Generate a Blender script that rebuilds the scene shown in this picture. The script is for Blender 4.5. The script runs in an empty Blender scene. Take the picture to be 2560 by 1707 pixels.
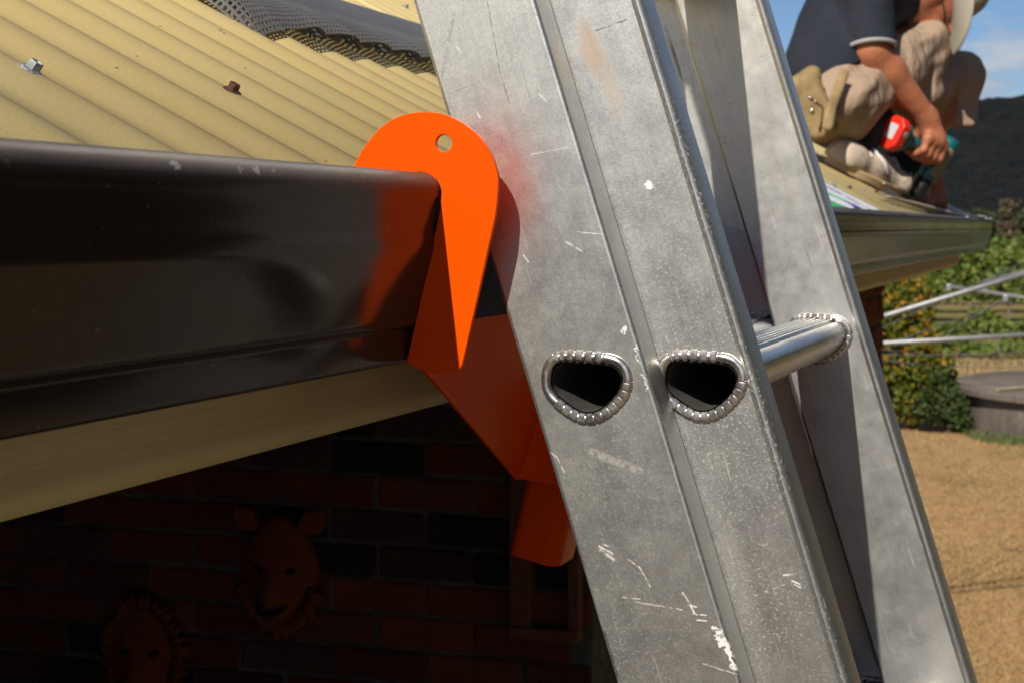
import bpy, bmesh, math, random
import numpy as np
from mathutils import Vector, Matrix

SC = bpy.context.scene
COL = SC.collection
R = math.radians
random.seed(7)

# ------------------------------------------------------------------ camera
EYE = Vector((0.0, 0.0, 2.40))
YAW, TILT = R(18.6156), R(3.7374)
FW = Vector((-math.sin(YAW) * math.cos(TILT), math.cos(YAW) * math.cos(TILT), -math.sin(TILT)))
RT = Vector((math.cos(YAW), math.sin(YAW), 0.0))
UP = RT.cross(FW)
cam = bpy.data.cameras.new('camera')
cam.sensor_width = 36.0
cam.lens = 4340.0 / 2560.0 * 36.0
cam.clip_start = 0.05
cam.clip_end = 12000.0
cam.dof.use_dof = True
cam.dof.focus_distance = 0.98
cam.dof.aperture_fstop = 27.0
camo = bpy.data.objects.new('camera', cam)
COL.objects.link(camo)
m = Matrix((RT, UP, -FW)).transposed().to_4x4()
m.translation = EYE
camo.matrix_world = m
SC.camera = camo

# ------------------------------------------------------------------ light
SUN_D = Vector((0.118, 1.21, -1.0)).normalized()       # direction the light travels
SUN_EL = math.asin(-SUN_D.z)
sun = bpy.data.lights.new('sun', 'SUN')
sun.energy = 4.6
sun.angle = R(0.5)
sun.color = (1.0, 0.94, 0.84)
suno = bpy.data.objects.new('sun', sun)
COL.objects.link(suno)
suno.rotation_euler = SUN_D.to_track_quat('-Z', 'Y').to_euler()

wd = bpy.data.worlds.new('World')
SC.world = wd
wd.use_nodes = True
nt = wd.node_tree
nt.nodes.clear()
N = nt.nodes.new
wout = N('ShaderNodeOutputWorld')
wbg = N('ShaderNodeBackground')
sky = N('ShaderNodeTexSky')
sky.sky_type = 'NISHITA'
sky.sun_disc = False
sky.sun_elevation = SUN_EL
sky.sun_rotation = math.atan2(-SUN_D.x, -SUN_D.y)
sky.altitude = 2500.0
sky.air_density = 1.0
sky.dust_density = 0.05
sky.ozone_density = 5.0
wbg.inputs['Strength'].default_value = 0.07
# drifting clouds over the clear sky
tc = N('ShaderNodeTexCoord')
mp = N('ShaderNodeMapping')
mp.inputs['Scale'].default_value = (5.0, 5.0, 17.0)
mp.inputs['Location'].default_value = (2.1413, 4.2110, -1.0504)
nz = N('ShaderNodeTexNoise')
nz.inputs['Scale'].default_value = 1.5
nz.inputs['Detail'].default_value = 7.0
nz.inputs['Roughness'].default_value = 0.55
rp = N('ShaderNodeValToRGB')
rp.color_ramp.elements[0].position = 0.50
rp.color_ramp.elements[1].position = 0.64
mx = N('ShaderNodeMixRGB')
nz2 = N('ShaderNodeTexNoise')
nz2.inputs['Scale'].default_value = 3.0
nz2.inputs['Detail'].default_value = 4.0
crp = N('ShaderNodeValToRGB')
crp.color_ramp.elements[0].color = (3.6, 4.1, 5.0, 1)
crp.color_ramp.elements[1].color = (7.0, 7.3, 7.8, 1)
crp.color_ramp.elements[0].position = 0.38
crp.color_ramp.elements[1].position = 0.62
nt.links.new(tc.outputs['Generated'], mp.inputs['Vector'])
nt.links.new(mp.outputs['Vector'], nz.inputs['Vector'])
nt.links.new(mp.outputs['Vector'], nz2.inputs['Vector'])
nt.links.new(nz.outputs['Fac'], rp.inputs['Fac'])
nt.links.new(nz2.outputs['Fac'], crp.inputs['Fac'])
nt.links.new(rp.outputs['Color'], mx.inputs['Fac'])
nt.links.new(sky.outputs['Color'], mx.inputs['Color1'])
nt.links.new(crp.outputs['Color'], mx.inputs['Color2'])
nt.links.new(mx.outputs['Color'], wbg.inputs['Color'])
nt.links.new(wbg.outputs['Background'], wout.inputs['Surface'])

SC.view_settings.view_transform = 'Standard'
SC.view_settings.look = 'None'
SC.view_settings.exposure = 0.12
SC.view_settings.gamma = 1.0
SC.view_settings.use_curve_mapping = False


# ------------------------------------------------------------------ helpers
def at(x, y, depth):
    """world point seen at photo pixel (2560 wide) at that distance along the view axis"""
    r = FW + RT * ((x - 1280.0) / 4340.0) - UP * ((y - 853.5) / 4340.0)
    return EYE + r * depth


def tag(o, label=None, cat=None, group=None, kind=None):
    if label: o['label'] = label
    if cat: o['category'] = cat
    if group: o['group'] = group
    if kind: o['kind'] = kind
    return o


def empty(name, loc=(0, 0, 0), rot=(0, 0, 0)):
    o = bpy.data.objects.new(name, None)
    o.empty_display_size = 0.05
    COL.objects.link(o)
    o.location = loc
    o.rotation_euler = rot
    return o


def link(name, me, parent=None, mat=None, smooth=False):
    if mat is not None and not me.materials:
        me.materials.append(mat)
    if smooth:
        me.polygons.foreach_set('use_smooth', [True] * len(me.polygons))
    o = bpy.data.objects.new(name, me)
    COL.objects.link(o)
    if parent is not None:
        o.parent = parent
    return o


def soft(me, deg=40):
    me.polygons.foreach_set('use_smooth', [True] * len(me.polygons))
    try:
        me.set_sharp_from_angle(angle=R(deg))
    except Exception:
        pass


class MB:
    """collects simple shapes into one mesh"""
    def __init__(self):
        self.v = []
        self.f = []

    def add(self, v, f):
        b = len(self.v)
        self.v += [tuple(p) for p in v]
        self.f += [tuple(i + b for i in q) for q in f]
        return self

    def box(self, lo, hi):
        x0, y0, z0 = lo
        x1, y1, z1 = hi
        return self.add([(x0, y0, z0), (x1, y0, z0), (x1, y1, z0), (x0, y1, z0),
                         (x0, y0, z1), (x1, y0, z1), (x1, y1, z1), (x0, y1, z1)],
                        [(0, 3, 2, 1), (4, 5, 6, 7), (0, 1, 5, 4), (1, 2, 6, 5), (2, 3, 7, 6), (3, 0, 4, 7)])

    def prism(self, pts, axis, a, b):
        """closed outline pts (2D) pulled along an axis; axis 'y': pts are (x, z)"""
        n = len(pts)
        def mk(p, t):
            return {'x': (t, p[0], p[1]), 'y': (p[0], t, p[1]), 'z': (p[0], p[1], t)}[axis]
        v = [mk(p, a) for p in pts] + [mk(p, b) for p in pts]
        f = [(i, (i + 1) % n, n + (i + 1) % n, n + i) for i in range(n)]
        f += [tuple(range(n))[::-1], tuple(range(n, 2 * n))]
        return self.add(v, f)

    def tube(self, path, rad, n=8, cap=True):
        path = [Vector(p) for p in path]
        k = len(path)
        if not isinstance(rad, (list, tuple)):
            rad = [rad] * k
        v, f = [], []
        t0 = (path[1] - path[0]).normalized()
        ref = Vector((0, 0, 1)) if abs(t0.z) < 0.9 else Vector((1, 0, 0))
        nrm = t0.cross(ref).normalized()
        for i, p in enumerate(path):
            t = (path[min(i + 1, k - 1)] - path[max(i - 1, 0)]).normalized()
            nrm = (nrm - t * nrm.dot(t)).normalized()
            bi = t.cross(nrm)
            for j in range(n):
                a = 2 * math.pi * j / n
                v.append(p + (nrm * math.cos(a) + bi * math.sin(a)) * rad[i])
        for i in range(k - 1):
            for j in range(n):
                f.append((i * n + j, i * n + (j + 1) % n, (i + 1) * n + (j + 1) % n, (i + 1) * n + j))
        if cap:
            f.append(tuple(range(n))[::-1])
            f.append(tuple(range((k - 1) * n, k * n)))
        return self.add(v, f)

    def lathe(self, prof, n=32, c=(0, 0, 0), cap=True):
        v, f = [], []
        for (r, z) in prof:
            for j in range(n):
                a = 2 * math.pi * j / n
                v.append((c[0] + r * math.cos(a), c[1] + r * math.sin(a), c[2] + z))
        for i in range(len(prof) - 1):
            for j in range(n):
                f.append((i * n + j, i * n + (j + 1) % n, (i + 1) * n + (j + 1) % n, (i + 1) * n + j))
        if cap:
            f.append(tuple(range(n))[::-1])
            f.append(tuple(range((len(prof) - 1) * n, len(prof) * n)))
        return self.add(v, f)

    def mesh(self, name, fix=True):
        me = bpy.data.meshes.new(name)
        me.from_pydata(self.v, [], self.f)
        if fix:
            bm = bmesh.new()
            bm.from_mesh(me)
            bmesh.ops.recalc_face_normals(bm, faces=bm.faces)
            bm.to_mesh(me)
            bm.free()
        me.update()
        return me

    def build(self, name, mat, parent=None, smooth=False, angle=None, bevel=0.0, fix=True):
        me = self.mesh(name, fix)
        if angle:
            soft(me, angle)
        o = link(name, me, parent, mat, smooth)
        if bevel:
            b = o.modifiers.new('bevel', 'BEVEL')
            b.width = bevel
            b.segments = 2
            b.limit_method = 'ANGLE'
        return o


def spline(pts, per=6, closed=True):
    """Catmull-Rom through 2D/3D points"""
    P = [np.array(p, float) for p in pts]
    n = len(P)
    out = []
    rng = range(n) if closed else range(n - 1)
    for i in rng:
        if closed:
            a, b, c, d = P[(i - 1) % n], P[i], P[(i + 1) % n], P[(i + 2) % n]
        else:
            a, b, c, d = P[max(i - 1, 0)], P[i], P[i + 1], P[min(i + 2, n - 1)]
        for k in range(per):
            t = k / per
            out.append(tuple(0.5 * ((2 * b) + (c - a) * t + (2 * a - 5 * b + 4 * c - d) * t * t + (3 * b - a - 3 * c + d) * t ** 3)))
    if not closed:
        out.append(tuple(P[-1]))
    return out


# ------------------------------------------------------------------ materials
class MAT:
    def __init__(self, name, color=(.5, .5, .5), rough=.6, metal=0.0, spec=.5, coat=0.0):
        self.m = bpy.data.materials.new(name)
        self.m.use_nodes = True
        self.t = self.m.node_tree
        self.b = self.t.nodes['Principled BSDF']
        self.b.inputs['Base Color'].default_value = (*color, 1)
        self.b.inputs['Roughness'].default_value = rough
        self.b.inputs['Metallic'].default_value = metal
        self.b.inputs['Specular IOR Level'].default_value = spec
        if coat:
            self.b.inputs['Coat Weight'].default_value = coat
            self.b.inputs['Coat Roughness'].default_value = 0.08
        self.col = None
        self.h = None
        self._co = {}

    def n(self, t, **kw):
        nd = self.t.nodes.new(t)
        for k, v in kw.items():
            if k in nd.inputs:
                nd.inputs[k].default_value = v
            else:
                setattr(nd, k, v)
        return nd

    def l(self, a, b):
        self.t.links.new(a, b)

    def co(self, scale=(1, 1, 1), loc=(0, 0, 0), rot=(0, 0, 0), kind='Object'):
        tcn = self.n('ShaderNodeTexCoord')
        mpn = self.n('ShaderNodeMapping')
        mpn.inputs['Scale'].default_value = scale
        mpn.inputs['Location'].default_value = loc
        mpn.inputs['Rotation'].default_value = rot
        self.l(tcn.outputs[kind], mpn.inputs['Vector'])
        return mpn.outputs['Vector']

    def noise(self, scale=5, detail=4, rough=.55, vec=None, lo=.35, hi=.65, dist=0.0):
        nd = self.n('ShaderNodeTexNoise', Scale=scale, Detail=detail, Roughness=rough, Distortion=dist)
        self.l(vec if vec is not None else self.co(), nd.inputs['Vector'])
        return self.ramp(nd.outputs['Fac'], lo, hi)

    def ramp(self, fac, lo=0.0, hi=1.0, a=0.0, b=1.0):
        mr = self.n('ShaderNodeMapRange', clamp=True)
        mr.inputs['From Min'].default_value = lo
        mr.inputs['From Max'].default_value = hi
        mr.inputs['To Min'].default_value = a
        mr.inputs['To Max'].default_value = b
        self.l(fac, mr.inputs['Value'])
        return mr.outputs['Result']

    def math(self, op, a, b=0.0):
        nd = self.n('ShaderNodeMath', operation=op)
        for i, x in enumerate((a, b)):
            if isinstance(x, (int, float)):
                nd.inputs[i].default_value = x
            else:
                self.l(x, nd.inputs[i])
        return nd.outputs[0]

    def spot(self, c, r, fall=1.0, axes=(1, 1, 1), warp=0.0, wscale=60):
        """1 inside an ellipsoid about c (object space), fading to 0 at its rim"""
        tcn = self.n('ShaderNodeTexCoord')
        src = tcn.outputs['Object']
        if warp:
            nd = self.n('ShaderNodeTexNoise', Scale=wscale, Detail=4)
            self.l(src, nd.inputs['Vector'])
            sub = self.n('ShaderNodeVectorMath', operation='SUBTRACT')
            self.l(nd.outputs['Color'], sub.inputs[0])
            sub.inputs[1].default_value = (.5, .5, .5)
            sc = self.n('ShaderNodeVectorMath', operation='SCALE')
            sc.inputs['Scale'].default_value = warp
            self.l(sub.outputs[0], sc.inputs[0])
            ad = self.n('ShaderNodeVectorMath', operation='ADD')
            self.l(src, ad.inputs[0])
            self.l(sc.outputs[0], ad.inputs[1])
            src = ad.outputs[0]
        s = self.n('ShaderNodeVectorMath', operation='SUBTRACT')
        self.l(src, s.inputs[0])
        s.inputs[1].default_value = c
        mu = self.n('ShaderNodeVectorMath', operation='MULTIPLY')
        self.l(s.outputs[0], mu.inputs[0])
        mu.inputs[1].default_value = tuple(1.0 / (r * a) for a in axes)
        ln = self.n('ShaderNodeVectorMath', operation='LENGTH')
        self.l(mu.outputs[0], ln.inputs[0])
        return self.ramp(ln.outputs['Value'], 1.0, 1.0 - fall, 0.0, 1.0)

    def mix(self, fac, color, amount=1.0):
        mxn = self.n('ShaderNodeMixRGB')
        f = fac if amount == 1.0 else self.math('MULTIPLY', fac, amount)
        if isinstance(f, (int, float)):
            mxn.inputs['Fac'].default_value = f
        else:
            self.l(f, mxn.inputs['Fac'])
        if self.col is None:
            mxn.inputs['Color1'].default_value = self.b.inputs['Base Color'].default_value
        else:
            self.l(self.col, mxn.inputs['Color1'])
        mxn.inputs['Color2'].default_value = (*color, 1)
        self.col = mxn.outputs['Color']
        self.l(self.col, self.b.inputs['Base Color'])
        return self

    def paint(self, fac, color, amount=1.0):
        """a matte film lying on the metal"""
        f = fac if amount == 1.0 else self.math('MULTIPLY', fac, amount)
        self.mix(f, color)
        inv = self.math('SUBTRACT', 1.0, f)
        cur = self.b.inputs['Metallic']
        prev = cur.links[0].from_socket if cur.links else cur.default_value
        self.l(self.math('MULTIPLY', inv, prev), cur)
        return self

    def seg(self, a, b, r, warp=.0012, wscale=300):
        """mask of a scratch running from a to b (object space)"""
        tcn = self.n('ShaderNodeTexCoord')
        nd = self.n('ShaderNodeTexNoise', Scale=wscale, Detail=3)
        self.l(tcn.outputs['Object'], nd.inputs['Vector'])
        A, B = Vector(a), Vector(b)
        ab = B - A
        v = self.n('ShaderNodeVectorMath', operation='SUBTRACT')
        self.l(tcn.outputs['Object'], v.inputs[0])
        v.inputs[1].default_value = A
        w = self.n('ShaderNodeVectorMath', operation='MULTIPLY_ADD')
        self.l(nd.outputs['Color'], w.inputs[0])
        w.inputs[1].default_value = (warp, 0, warp)
        self.l(v.outputs[0], w.inputs[2])
        d = self.n('ShaderNodeVectorMath', operation='DOT_PRODUCT')
        self.l(w.outputs[0], d.inputs[0])
        d.inputs[1].default_value = ab / ab.length_squared
        t = self.ramp(d.outputs['Value'], 0, 1, 0, 1)
        sc = self.n('ShaderNodeVectorMath', operation='SCALE')
        sc.inputs[0].default_value = ab
        self.l(t, sc.inputs['Scale'])
        df = self.n('ShaderNodeVectorMath', operation='DISTANCE')
        self.l(w.outputs[0], df.inputs[0])
        self.l(sc.outputs[0], df.inputs[1])
        return self.math('MULTIPLY', self.ramp(df.outputs['Value'], r, r * .3, 0, 1), self.ramp(nd.outputs['Fac'], .36, .52, 0, 1))

    def rough(self, fac, a, b):
        self.l(self.ramp(fac, 0, 1, a, b), self.b.inputs['Roughness'])
        return self

    def metal(self, fac, a, b):
        self.l(self.ramp(fac, 0, 1, a, b), self.b.inputs['Metallic'])
        return self

    def bump(self, fac, strength=.3, dist=.002):
        nd = self.n('ShaderNodeBump', Strength=strength, Distance=dist)
        self.l(fac, nd.inputs['Height'])
        if self.h is not None:
            self.l(self.h, nd.inputs['Normal'])
        self.h = nd.outputs['Normal']
        self.l(self.h, self.b.inputs['Normal'])
        return self

    def vary(self, amt=.25):
        """each object a little lighter or darker"""
        oi = self.n('ShaderNodeObjectInfo')
        hs = self.n('ShaderNodeHueSaturation')
        self.l(self.ramp(oi.outputs['Random'], 0, 1, 1 - amt, 1 + amt), hs.inputs['Value'])
        if self.col is None:
            hs.inputs['Color'].default_value = self.b.inputs['Base Color'].default_value
        else:
            self.l(self.col, hs.inputs['Color'])
        self.col = hs.outputs['Color']
        self.l(self.col, self.b.inputs['Base Color'])
        return self
# ------------------------------------------------------------------ the setting: lawn, hills
g = MAT('dry_lawn', (.45, .285, .14), .95, spec=.1)
gv = g.co()
g.mix(g.noise(1.3, 6, .6, gv, .42, .62), (.52, .325, .15))
g.mix(g.noise(3.4, 5, .65, gv, .5, .66), (.33, .19, .095), .9)
g.mix(g.noise(9, 5, .7, gv, .48, .7), (.58, .40, .19), .7)
g.mix(g.noise(.55, 5, .6, gv, .53, .64), (.26, .18, .08), .85)
g.mix(g.noise(28, 3, .6, gv, .5, .72), (.34, .205, .10), .4)
g.mix(g.spot((.7, 19.1, 0), 2.5, .6, (1.0, .26, 3), .5, 1.5), (.14, .16, .055), .8)
sep = g.n('ShaderNodeSeparateXYZ')
g.l(gv, sep.inputs[0])
far = g.ramp(sep.outputs['Y'], 20.5, 27.0)
g.mix(far, (.20, .19, .06), .75)
g.mix(g.math('MULTIPLY', far, g.noise(.25, 4, .6, g.co(scale=(.25, 1.4, 1), rot=(0, 0, -YAW)), .48, .62)), (.33, .24, .11), .85)
g.bump(g.noise(38, 4, .7, gv, .3, .7), .7, .03)
mb = MB()
ys = [-60, -20, 0, 6, 12, 20, 30, 50, 90, 200, 600, 2000, 5000]
xs = [-5000, -1500, -400, -90, -30, -8, 8, 30, 90, 400, 1500, 5000]
for y in ys:
    for x in xs:
        mb.v.append((x, y, 0.0))
for j in range(len(ys) - 1):
    for i in range(len(xs) - 1):
        a = j * len(xs) + i
        mb.f.append((a, a + 1, a + 1 + len(xs), a + len(xs)))
tag(mb.build('ground', g.m), kind='structure')

pv = MAT('added_dark_paving', (.085, .075, .062), .9, spec=.15)
pv.mix(pv.noise(2.5, 5), (.06, .055, .048))
pv.mix(pv.noise(40, 4), (.11, .10, .085), .5)
tag(MB().box((-.35, -5, -.02), (.9, 8.2, .012)).build('path', pv.m), kind='structure')  # unseen path added to darken the gutter's reflection and the ground bounce

hm = MAT('forested_hill', (.022, .027, .031), 1.0, spec=.05)
hv = hm.co()
hm.mix(hm.noise(.10, 5, .75, hv, .42, .62), (.040, .046, .038))
hm.mix(hm.noise(.28, 4, .7, hv, .52, .64), (.011, .015, .016), .8)
hm.mix(hm.noise(.16, 4, .7, hm.co(loc=(40, 9, 3)), .60, .70), (.075, .058, .046), .7)
hm.mix(hm.noise(.018, 4, .6, hv, .5, .62), (.048, .045, .045), .6)
hm.bump(hm.noise(.16, 4, .75, hv, .3, .7), 1.0, 9.0)


def fbm(x, y, seed=0.0):
    s, a = 0.0, 1.0
    for o in range(4):
        k = 2.0 ** o
        s += a * math.sin(x * k * 1.13 + seed + 1.7 * math.sin(y * k * .71 + seed * 2 + o)) * math.cos(y * k * .93 + o * 1.3)
        a *= .5
    return s


mb = MB()
nx, ny = 320, 60
for j in range(ny):
    for i in range(nx):
        u, v = i / (nx - 1), j / (ny - 1)
        ang = R(-40 + 80 * u)
        d = 620 + 1200 * v
        x, y = math.sin(ang) * d, math.cos(ang) * d
        ridge = 58 + 66 * u + 7 * fbm(ang * 6, 0, 1.0)
        prof = math.sin(min(1.0, v / .62) * math.pi / 2) ** 1.25 if v < .62 else 1 - .5 * (v - .62)
        z = -2 + ridge * prof + 2.4 * fbm(x * .05, y * .05, 2.0) * min(1, v * 5) + random.uniform(-1.4, 2.0) * min(1, v * 3)
        mb.v.append((x, y, z))
for j in range(ny - 1):
    for i in range(nx - 1):
        a = j * nx + i
        mb.f.append((a, a + 1, a + 1 + nx, a + nx))
tag(mb.build('hills', hm.m, smooth=True), kind='structure')

# ------------------------------------------------------------------ leaves
def leaves(name, pts, size, mat, parent=None, ratio=.62, jitter=.5, up=.0):
    n = len(pts)
    P = np.array(pts, float)
    rs = np.random.RandomState(abs(hash((round(P[0][0], 3), n))) % 100000)
    a = rs.normal(size=(n, 3)); a[:, 2] += up
    a /= np.linalg.norm(a, axis=1)[:, None]
    b = np.cross(a, rs.normal(size=(n, 3)))
    b /= np.linalg.norm(b, axis=1)[:, None]
    c = np.cross(a, b)
    s = (size * (1 - jitter / 2 + jitter * rs.rand(n)))[:, None]
    L, Wd = c * s * .5, b * s * .5 * ratio
    V = np.empty((n, 6, 3))
    fold = a * s * .10
    V[:, 0] = P - L
    V[:, 1] = P - L * .25 + Wd + fold
    V[:, 2] = P + L * .45 + Wd * .7 + fold
    V[:, 3] = P + L
    V[:, 4] = P + L * .45 - Wd * .7 + fold
    V[:, 5] = P - L * .25 - Wd + fold
    me = bpy.data.meshes.new(name)
    i0 = np.arange(n)[:, None] * 6
    F = np.concatenate([i0 + np.array([[0, 1, 2, 3]]), i0 + np.array([[0, 3, 4, 5]])], axis=0)
    me.from_pydata(V.reshape(-1, 3).tolist(), [], F.tolist())
    return link(name, me, parent, mat)


def leaf_mat(name, c1, c2, c3=None, tr=.25, f3=.62, scale=3.0):
    q = MAT(name, c1, .55, spec=.3)
    gi = q.n('ShaderNodeNewGeometry')
    q.mix(q.ramp(gi.outputs['Random Per Island'], .2, .9), c2)
    if c3:
        k = q.math('MULTIPLY', q.ramp(gi.outputs['Random Per Island'], f3, f3 + .04), q.noise(scale, 2, .5, None, .40, .60))
        q.mix(k, c3)
    q.b.inputs['Transmission Weight'].default_value = 0.0
    tl = q.n('ShaderNodeBsdfTranslucent')
    q.l(q.col, tl.inputs['Color'])
    ms = q.n('ShaderNodeMixShader')
    ms.inputs['Fac'].default_value = tr
    q.l(q.b.outputs[0], ms.inputs[1])
    q.l(tl.outputs[0], ms.inputs[2])
    q.l(ms.outputs[0], q.t.nodes['Material Output'].inputs['Surface'])
    return q.m


vine_leaf = leaf_mat('vine_leaf', (.10, .15, .025), (.19, .235, .045), (.26, .20, .04), f3=.9)
wood_post = MAT('grey_post', (.22, .17, .12), .9)
wood_post.mix(wood_post.noise(14, 4), (.13, .10, .075))
AX = Vector((RT.x, RT.y, 0))
DV = Vector((-RT.y, RT.x, 0))


def vine_row(depth, x0, x1, h0, h1, n, label, lean=0.0):
    root = empty('vine_row', DV * depth + AX * ((x0 + x1) / 2))
    tag(root, label, 'grapevines', 'rows of grapevines beyond the lawn')
    rr = random.Random(int(depth * 10))
    pts = []
    L = x1 - x0
    for k in range(n):
        u = rr.uniform(-L / 2, L / 2)
        top = h1 + .16 * math.sin(u * 2.1 + depth) + .12 * math.sin(u * 5.3 + depth * 2)
        z = h0 + (top - h0) * rr.random() ** .8
        w = .38 * (1 - .35 * abs((z - h0) / (h1 - h0) * 2 - 1))
        w *= .75 + .35 * math.sin(u * 3.7 + z * 2.0 + depth)
        v = w * rr.choice((-1, 1)) * rr.random() ** .35
        p = AX * u + DV * (v + lean * u)
        pts.append((p.x, p.y, z))
    leaves('foliage', pts, .17, vine_leaf, root, ratio=.85)
    k = 0
    u = -L / 2 + .5
    while u < L / 2:
        p = AX * u + DV * (lean * u)
        MB().tube([(p.x, p.y, 0), (p.x, p.y, h1 - .1)], .035, 6).build('post', wood_post.m, root)
        u += 2.6
    return root


vine_row(44.0, 9.5, 18, .55, 1.86, 5200, 'nearest tall green vine row across the lawn, behind the clothesline')
for i, (d, nn, lab) in enumerate(((48.5, 3400, 'second vine row, right behind the nearest one'), (53.5, 2600, 'third vine row, a pale leafy strip above the second'),
                                  (60, 2300, 'fourth vine row, near the back of the vineyard'), (69, 2200, 'fifth vine row, last but one towards the hill'),
                                  (80, 2200, 'farthest vine row, at the foot of the dark hill'))):
    vine_row(d, d * .20, d * .42, .5, 1.85, nn, lab)
vine_row(30.5, 6.2, 12.5, .12, .42, 1100, 'low young vine row in shadow beyond the round tank')
vine_row(35.5, 7.2, 14.5, .12, .50, 1300, 'knee high vine row between the tank and the tall vines')

# trees at the foot of the hill
bark = MAT('bark', (.13, .10, .075), .9)
bark.mix(bark.noise(6, 4), (.25, .20, .15))
far_leaf = leaf_mat('dull_leaf', (.040, .048, .022), (.075, .078, .036))
tan_leaf = leaf_mat('faded_leaf', (.10, .078, .045), (.16, .12, .07))


def tree(name, base, h, w, n, mat, label, size, group=None, cat='tree', trunk=.3):
    root = empty(name, base)
    tag(root, label, cat, group)
    rr = random.Random(int(base[0] * 7 + base[1] * 3 + h * 11))
    mbt = MB()
    mbt.tube([(0, 0, 0), (.05 * w, 0, h * .35), (-.03 * w, .04 * w, h * .8)], [h * .028, h * .02, h * .006], 7)
    for k in range(5):
        a = rr.uniform(0, 6.28)
        z = h * rr.uniform(trunk, .6)
        mbt.tube([(0, 0, z), (math.cos(a) * w * .4, math.sin(a) * w * .4, z + h * .2)], [h * .010, h * .004], 5)
    mbt.build('trunk', bark.m, root, smooth=True)
    clumps = [(rr.uniform(-.75, .75) * w, rr.uniform(-.75, .75) * w, h * (trunk + (1 - trunk) * rr.random() * .95), rr.uniform(.25, .5) * w) for _ in range(16)]
    pts = []
    for k in range(n):
        c = rr.choice(clumps)
        d = Vector((rr.gauss(0, 1), rr.gauss(0, 1), rr.gauss(0, 1))).normalized() * c[3] * rr.random() ** .4
        pts.append((c[0] + d.x, c[1] + d.y, max(h * .08, c[2] + d.z * .8)))
    leaves('crown', pts, size, mat, root)
    return root


for (px, dep, h, w, mt, lab) in ((2425, 150, 3.6, 2.6, far_leaf, 'dull green bushy tree half hidden by the gutter end'),
                                 (2478, 165, 3.4, 3.0, far_leaf, 'dull green tree between the gutter end and the faded tree'),
                                 (2524, 140, 4.6, .75, tan_leaf, 'slim faded tan tree standing against the dark hill'),
                                 (2556, 158, 4.2, 2.2, far_leaf, 'dark green tree at the right of the slim faded tree'),
                                 (2610, 150, 4.6, 3.0, far_leaf, 'dark green tree at the far right edge below the hill')):
    p = at(px, 570, dep)
    tree('far_tree', (p.x, p.y, 0), h, w, 900, mt, lab, .5, 'trees at the foot of the hill')

# shrub with orange autumn leaves, low bush, water tank
shrub_leaf = leaf_mat('shrub_leaf', (.085, .115, .012), (.19, .205, .022), (.55, .24, .018), f3=.68, scale=2.2)
bush_leaf = leaf_mat('bush_leaf', (.030, .052, .014), (.075, .105, .022))


def shrub(name, base, blobs, n, mat, label, size, stems):
    root = empty(name, base)
    tag(root, label, 'shrub')
    rr = random.Random(n)
    tot = [b[3] ** 2 for b in blobs]
    pts = []
    for k in range(n):
        b = rr.choices(blobs, tot)[0]
        d = Vector((rr.gauss(0, 1), rr.gauss(0, 1), rr.gauss(0, 1))).normalized() * b[3] * rr.random() ** .45
        d *= .8 + .3 * math.sin(d.x * 9 + b[0] * 5) * math.cos(d.z * 8 + b[2] * 3)
        q = AX * (b[0] + d.x) + DV * (b[1] + d.y)
        pts.append((q.x, q.y, max(.02, b[2] + d.z)))
    leaves('foliage', pts, size, mat, root, ratio=.7)
    mbt = MB()
    for k in range(stems):
        b = rr.choice(blobs)
        q = AX * b[0] + DV * b[1]
        mbt.tube([(0, 0, 0), (q.x * .6, q.y * .6, b[2] * .5), (q.x, q.y, b[2])], [.03, .022, .008], 6)
    mbt.build('stem', bark.m, root, smooth=True)
    return root


sb = at(2290, 570, 20.6)
shrub('flowering_shrub', (sb.x, sb.y, 0),
      [(-.45, 0, 1.2, .5), (-.1, .2, 1.55, .42), (.05, 0, 1.0, .36), (-.5, 0, .65, .5), (-.05, -.1, .72, .34), (.30, 0, .78, .24), (-.15, -.1, .36, .36),
       (.42, .1, .62, .17), (-.75, 0, 1.5, .55), (.1, .2, 1.3, .28), (.12, -.15, .3, .16)],
      10500, shrub_leaf, 'leafy shrub with orange and yellow leaves beside the round tank', .072, 9)
sb = at(2378, 570, 20.2)
shrub('low_bush', (sb.x, sb.y, 0), [(-.05, .1, .40, .34), (.06, 0, .22, .24), (-.22, 0, .28, .26), (.0, .2, .55, .2)], 2800, bush_leaf,
      'dark green low bush between the orange shrub and the tank', .06, 4)

tree('reflection_tree', (1.9, 16.2, 0), 4.4, 1.7, 3200, far_leaf, 'unseen dark tree added outside the right edge to darken the far gutter reflection', .22)  # tree added out of view to darken the far gutter's reflection
conc = MAT('weathered_concrete', (.20, .165, .135), .95, spec=.2)
cv = conc.co()
conc.mix(conc.noise(1.6, 6, .65, cv, .4, .62), (.125, .10, .082))
conc.mix(conc.noise(5, 6, .7, conc.co(scale=(1, 1, .08)), .50, .64), (.30, .25, .205), .5)
conc.mix(conc.noise(22, 4, .6, cv, .45, .7), (.10, .085, .07), .5)
conc.bump(conc.noise(30, 5, .7, cv, .3, .7), .5, .01)
tp = at(2955, 570, 20.6)
tank = tag(empty('water_tank', (tp.x, tp.y, 0)), 'low round concrete water tank with a slab lid on the lawn', 'water tank')
MB().lathe([(2.52, 0), (2.52, .43)], 96).build('tank_wall', conc.m, tank, angle=40)
MB().lathe([(2.60, .432), (2.62, .45), (2.62, .512), (2.59, .53), (1.2, .545), (.3, .55)], 96).build('lid', conc.m, tank, angle=40)
lightw = MAT('pale_timber', (.42, .38, .22), .8)
lightw.mix(lightw.noise(8, 4), (.30, .26, .16))
pl = at(2525, 965, 19.6)
q = MB()
a, b = at(2495, 967, 19.8), at(2640, 942, 20.4)
q.tube([(a.x, a.y, .566), (b.x, b.y, .566)], .02, 6)
tag(q.build('stick', lightw.m), 'pale straight stick lying on the tank lid', 'stick')

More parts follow.
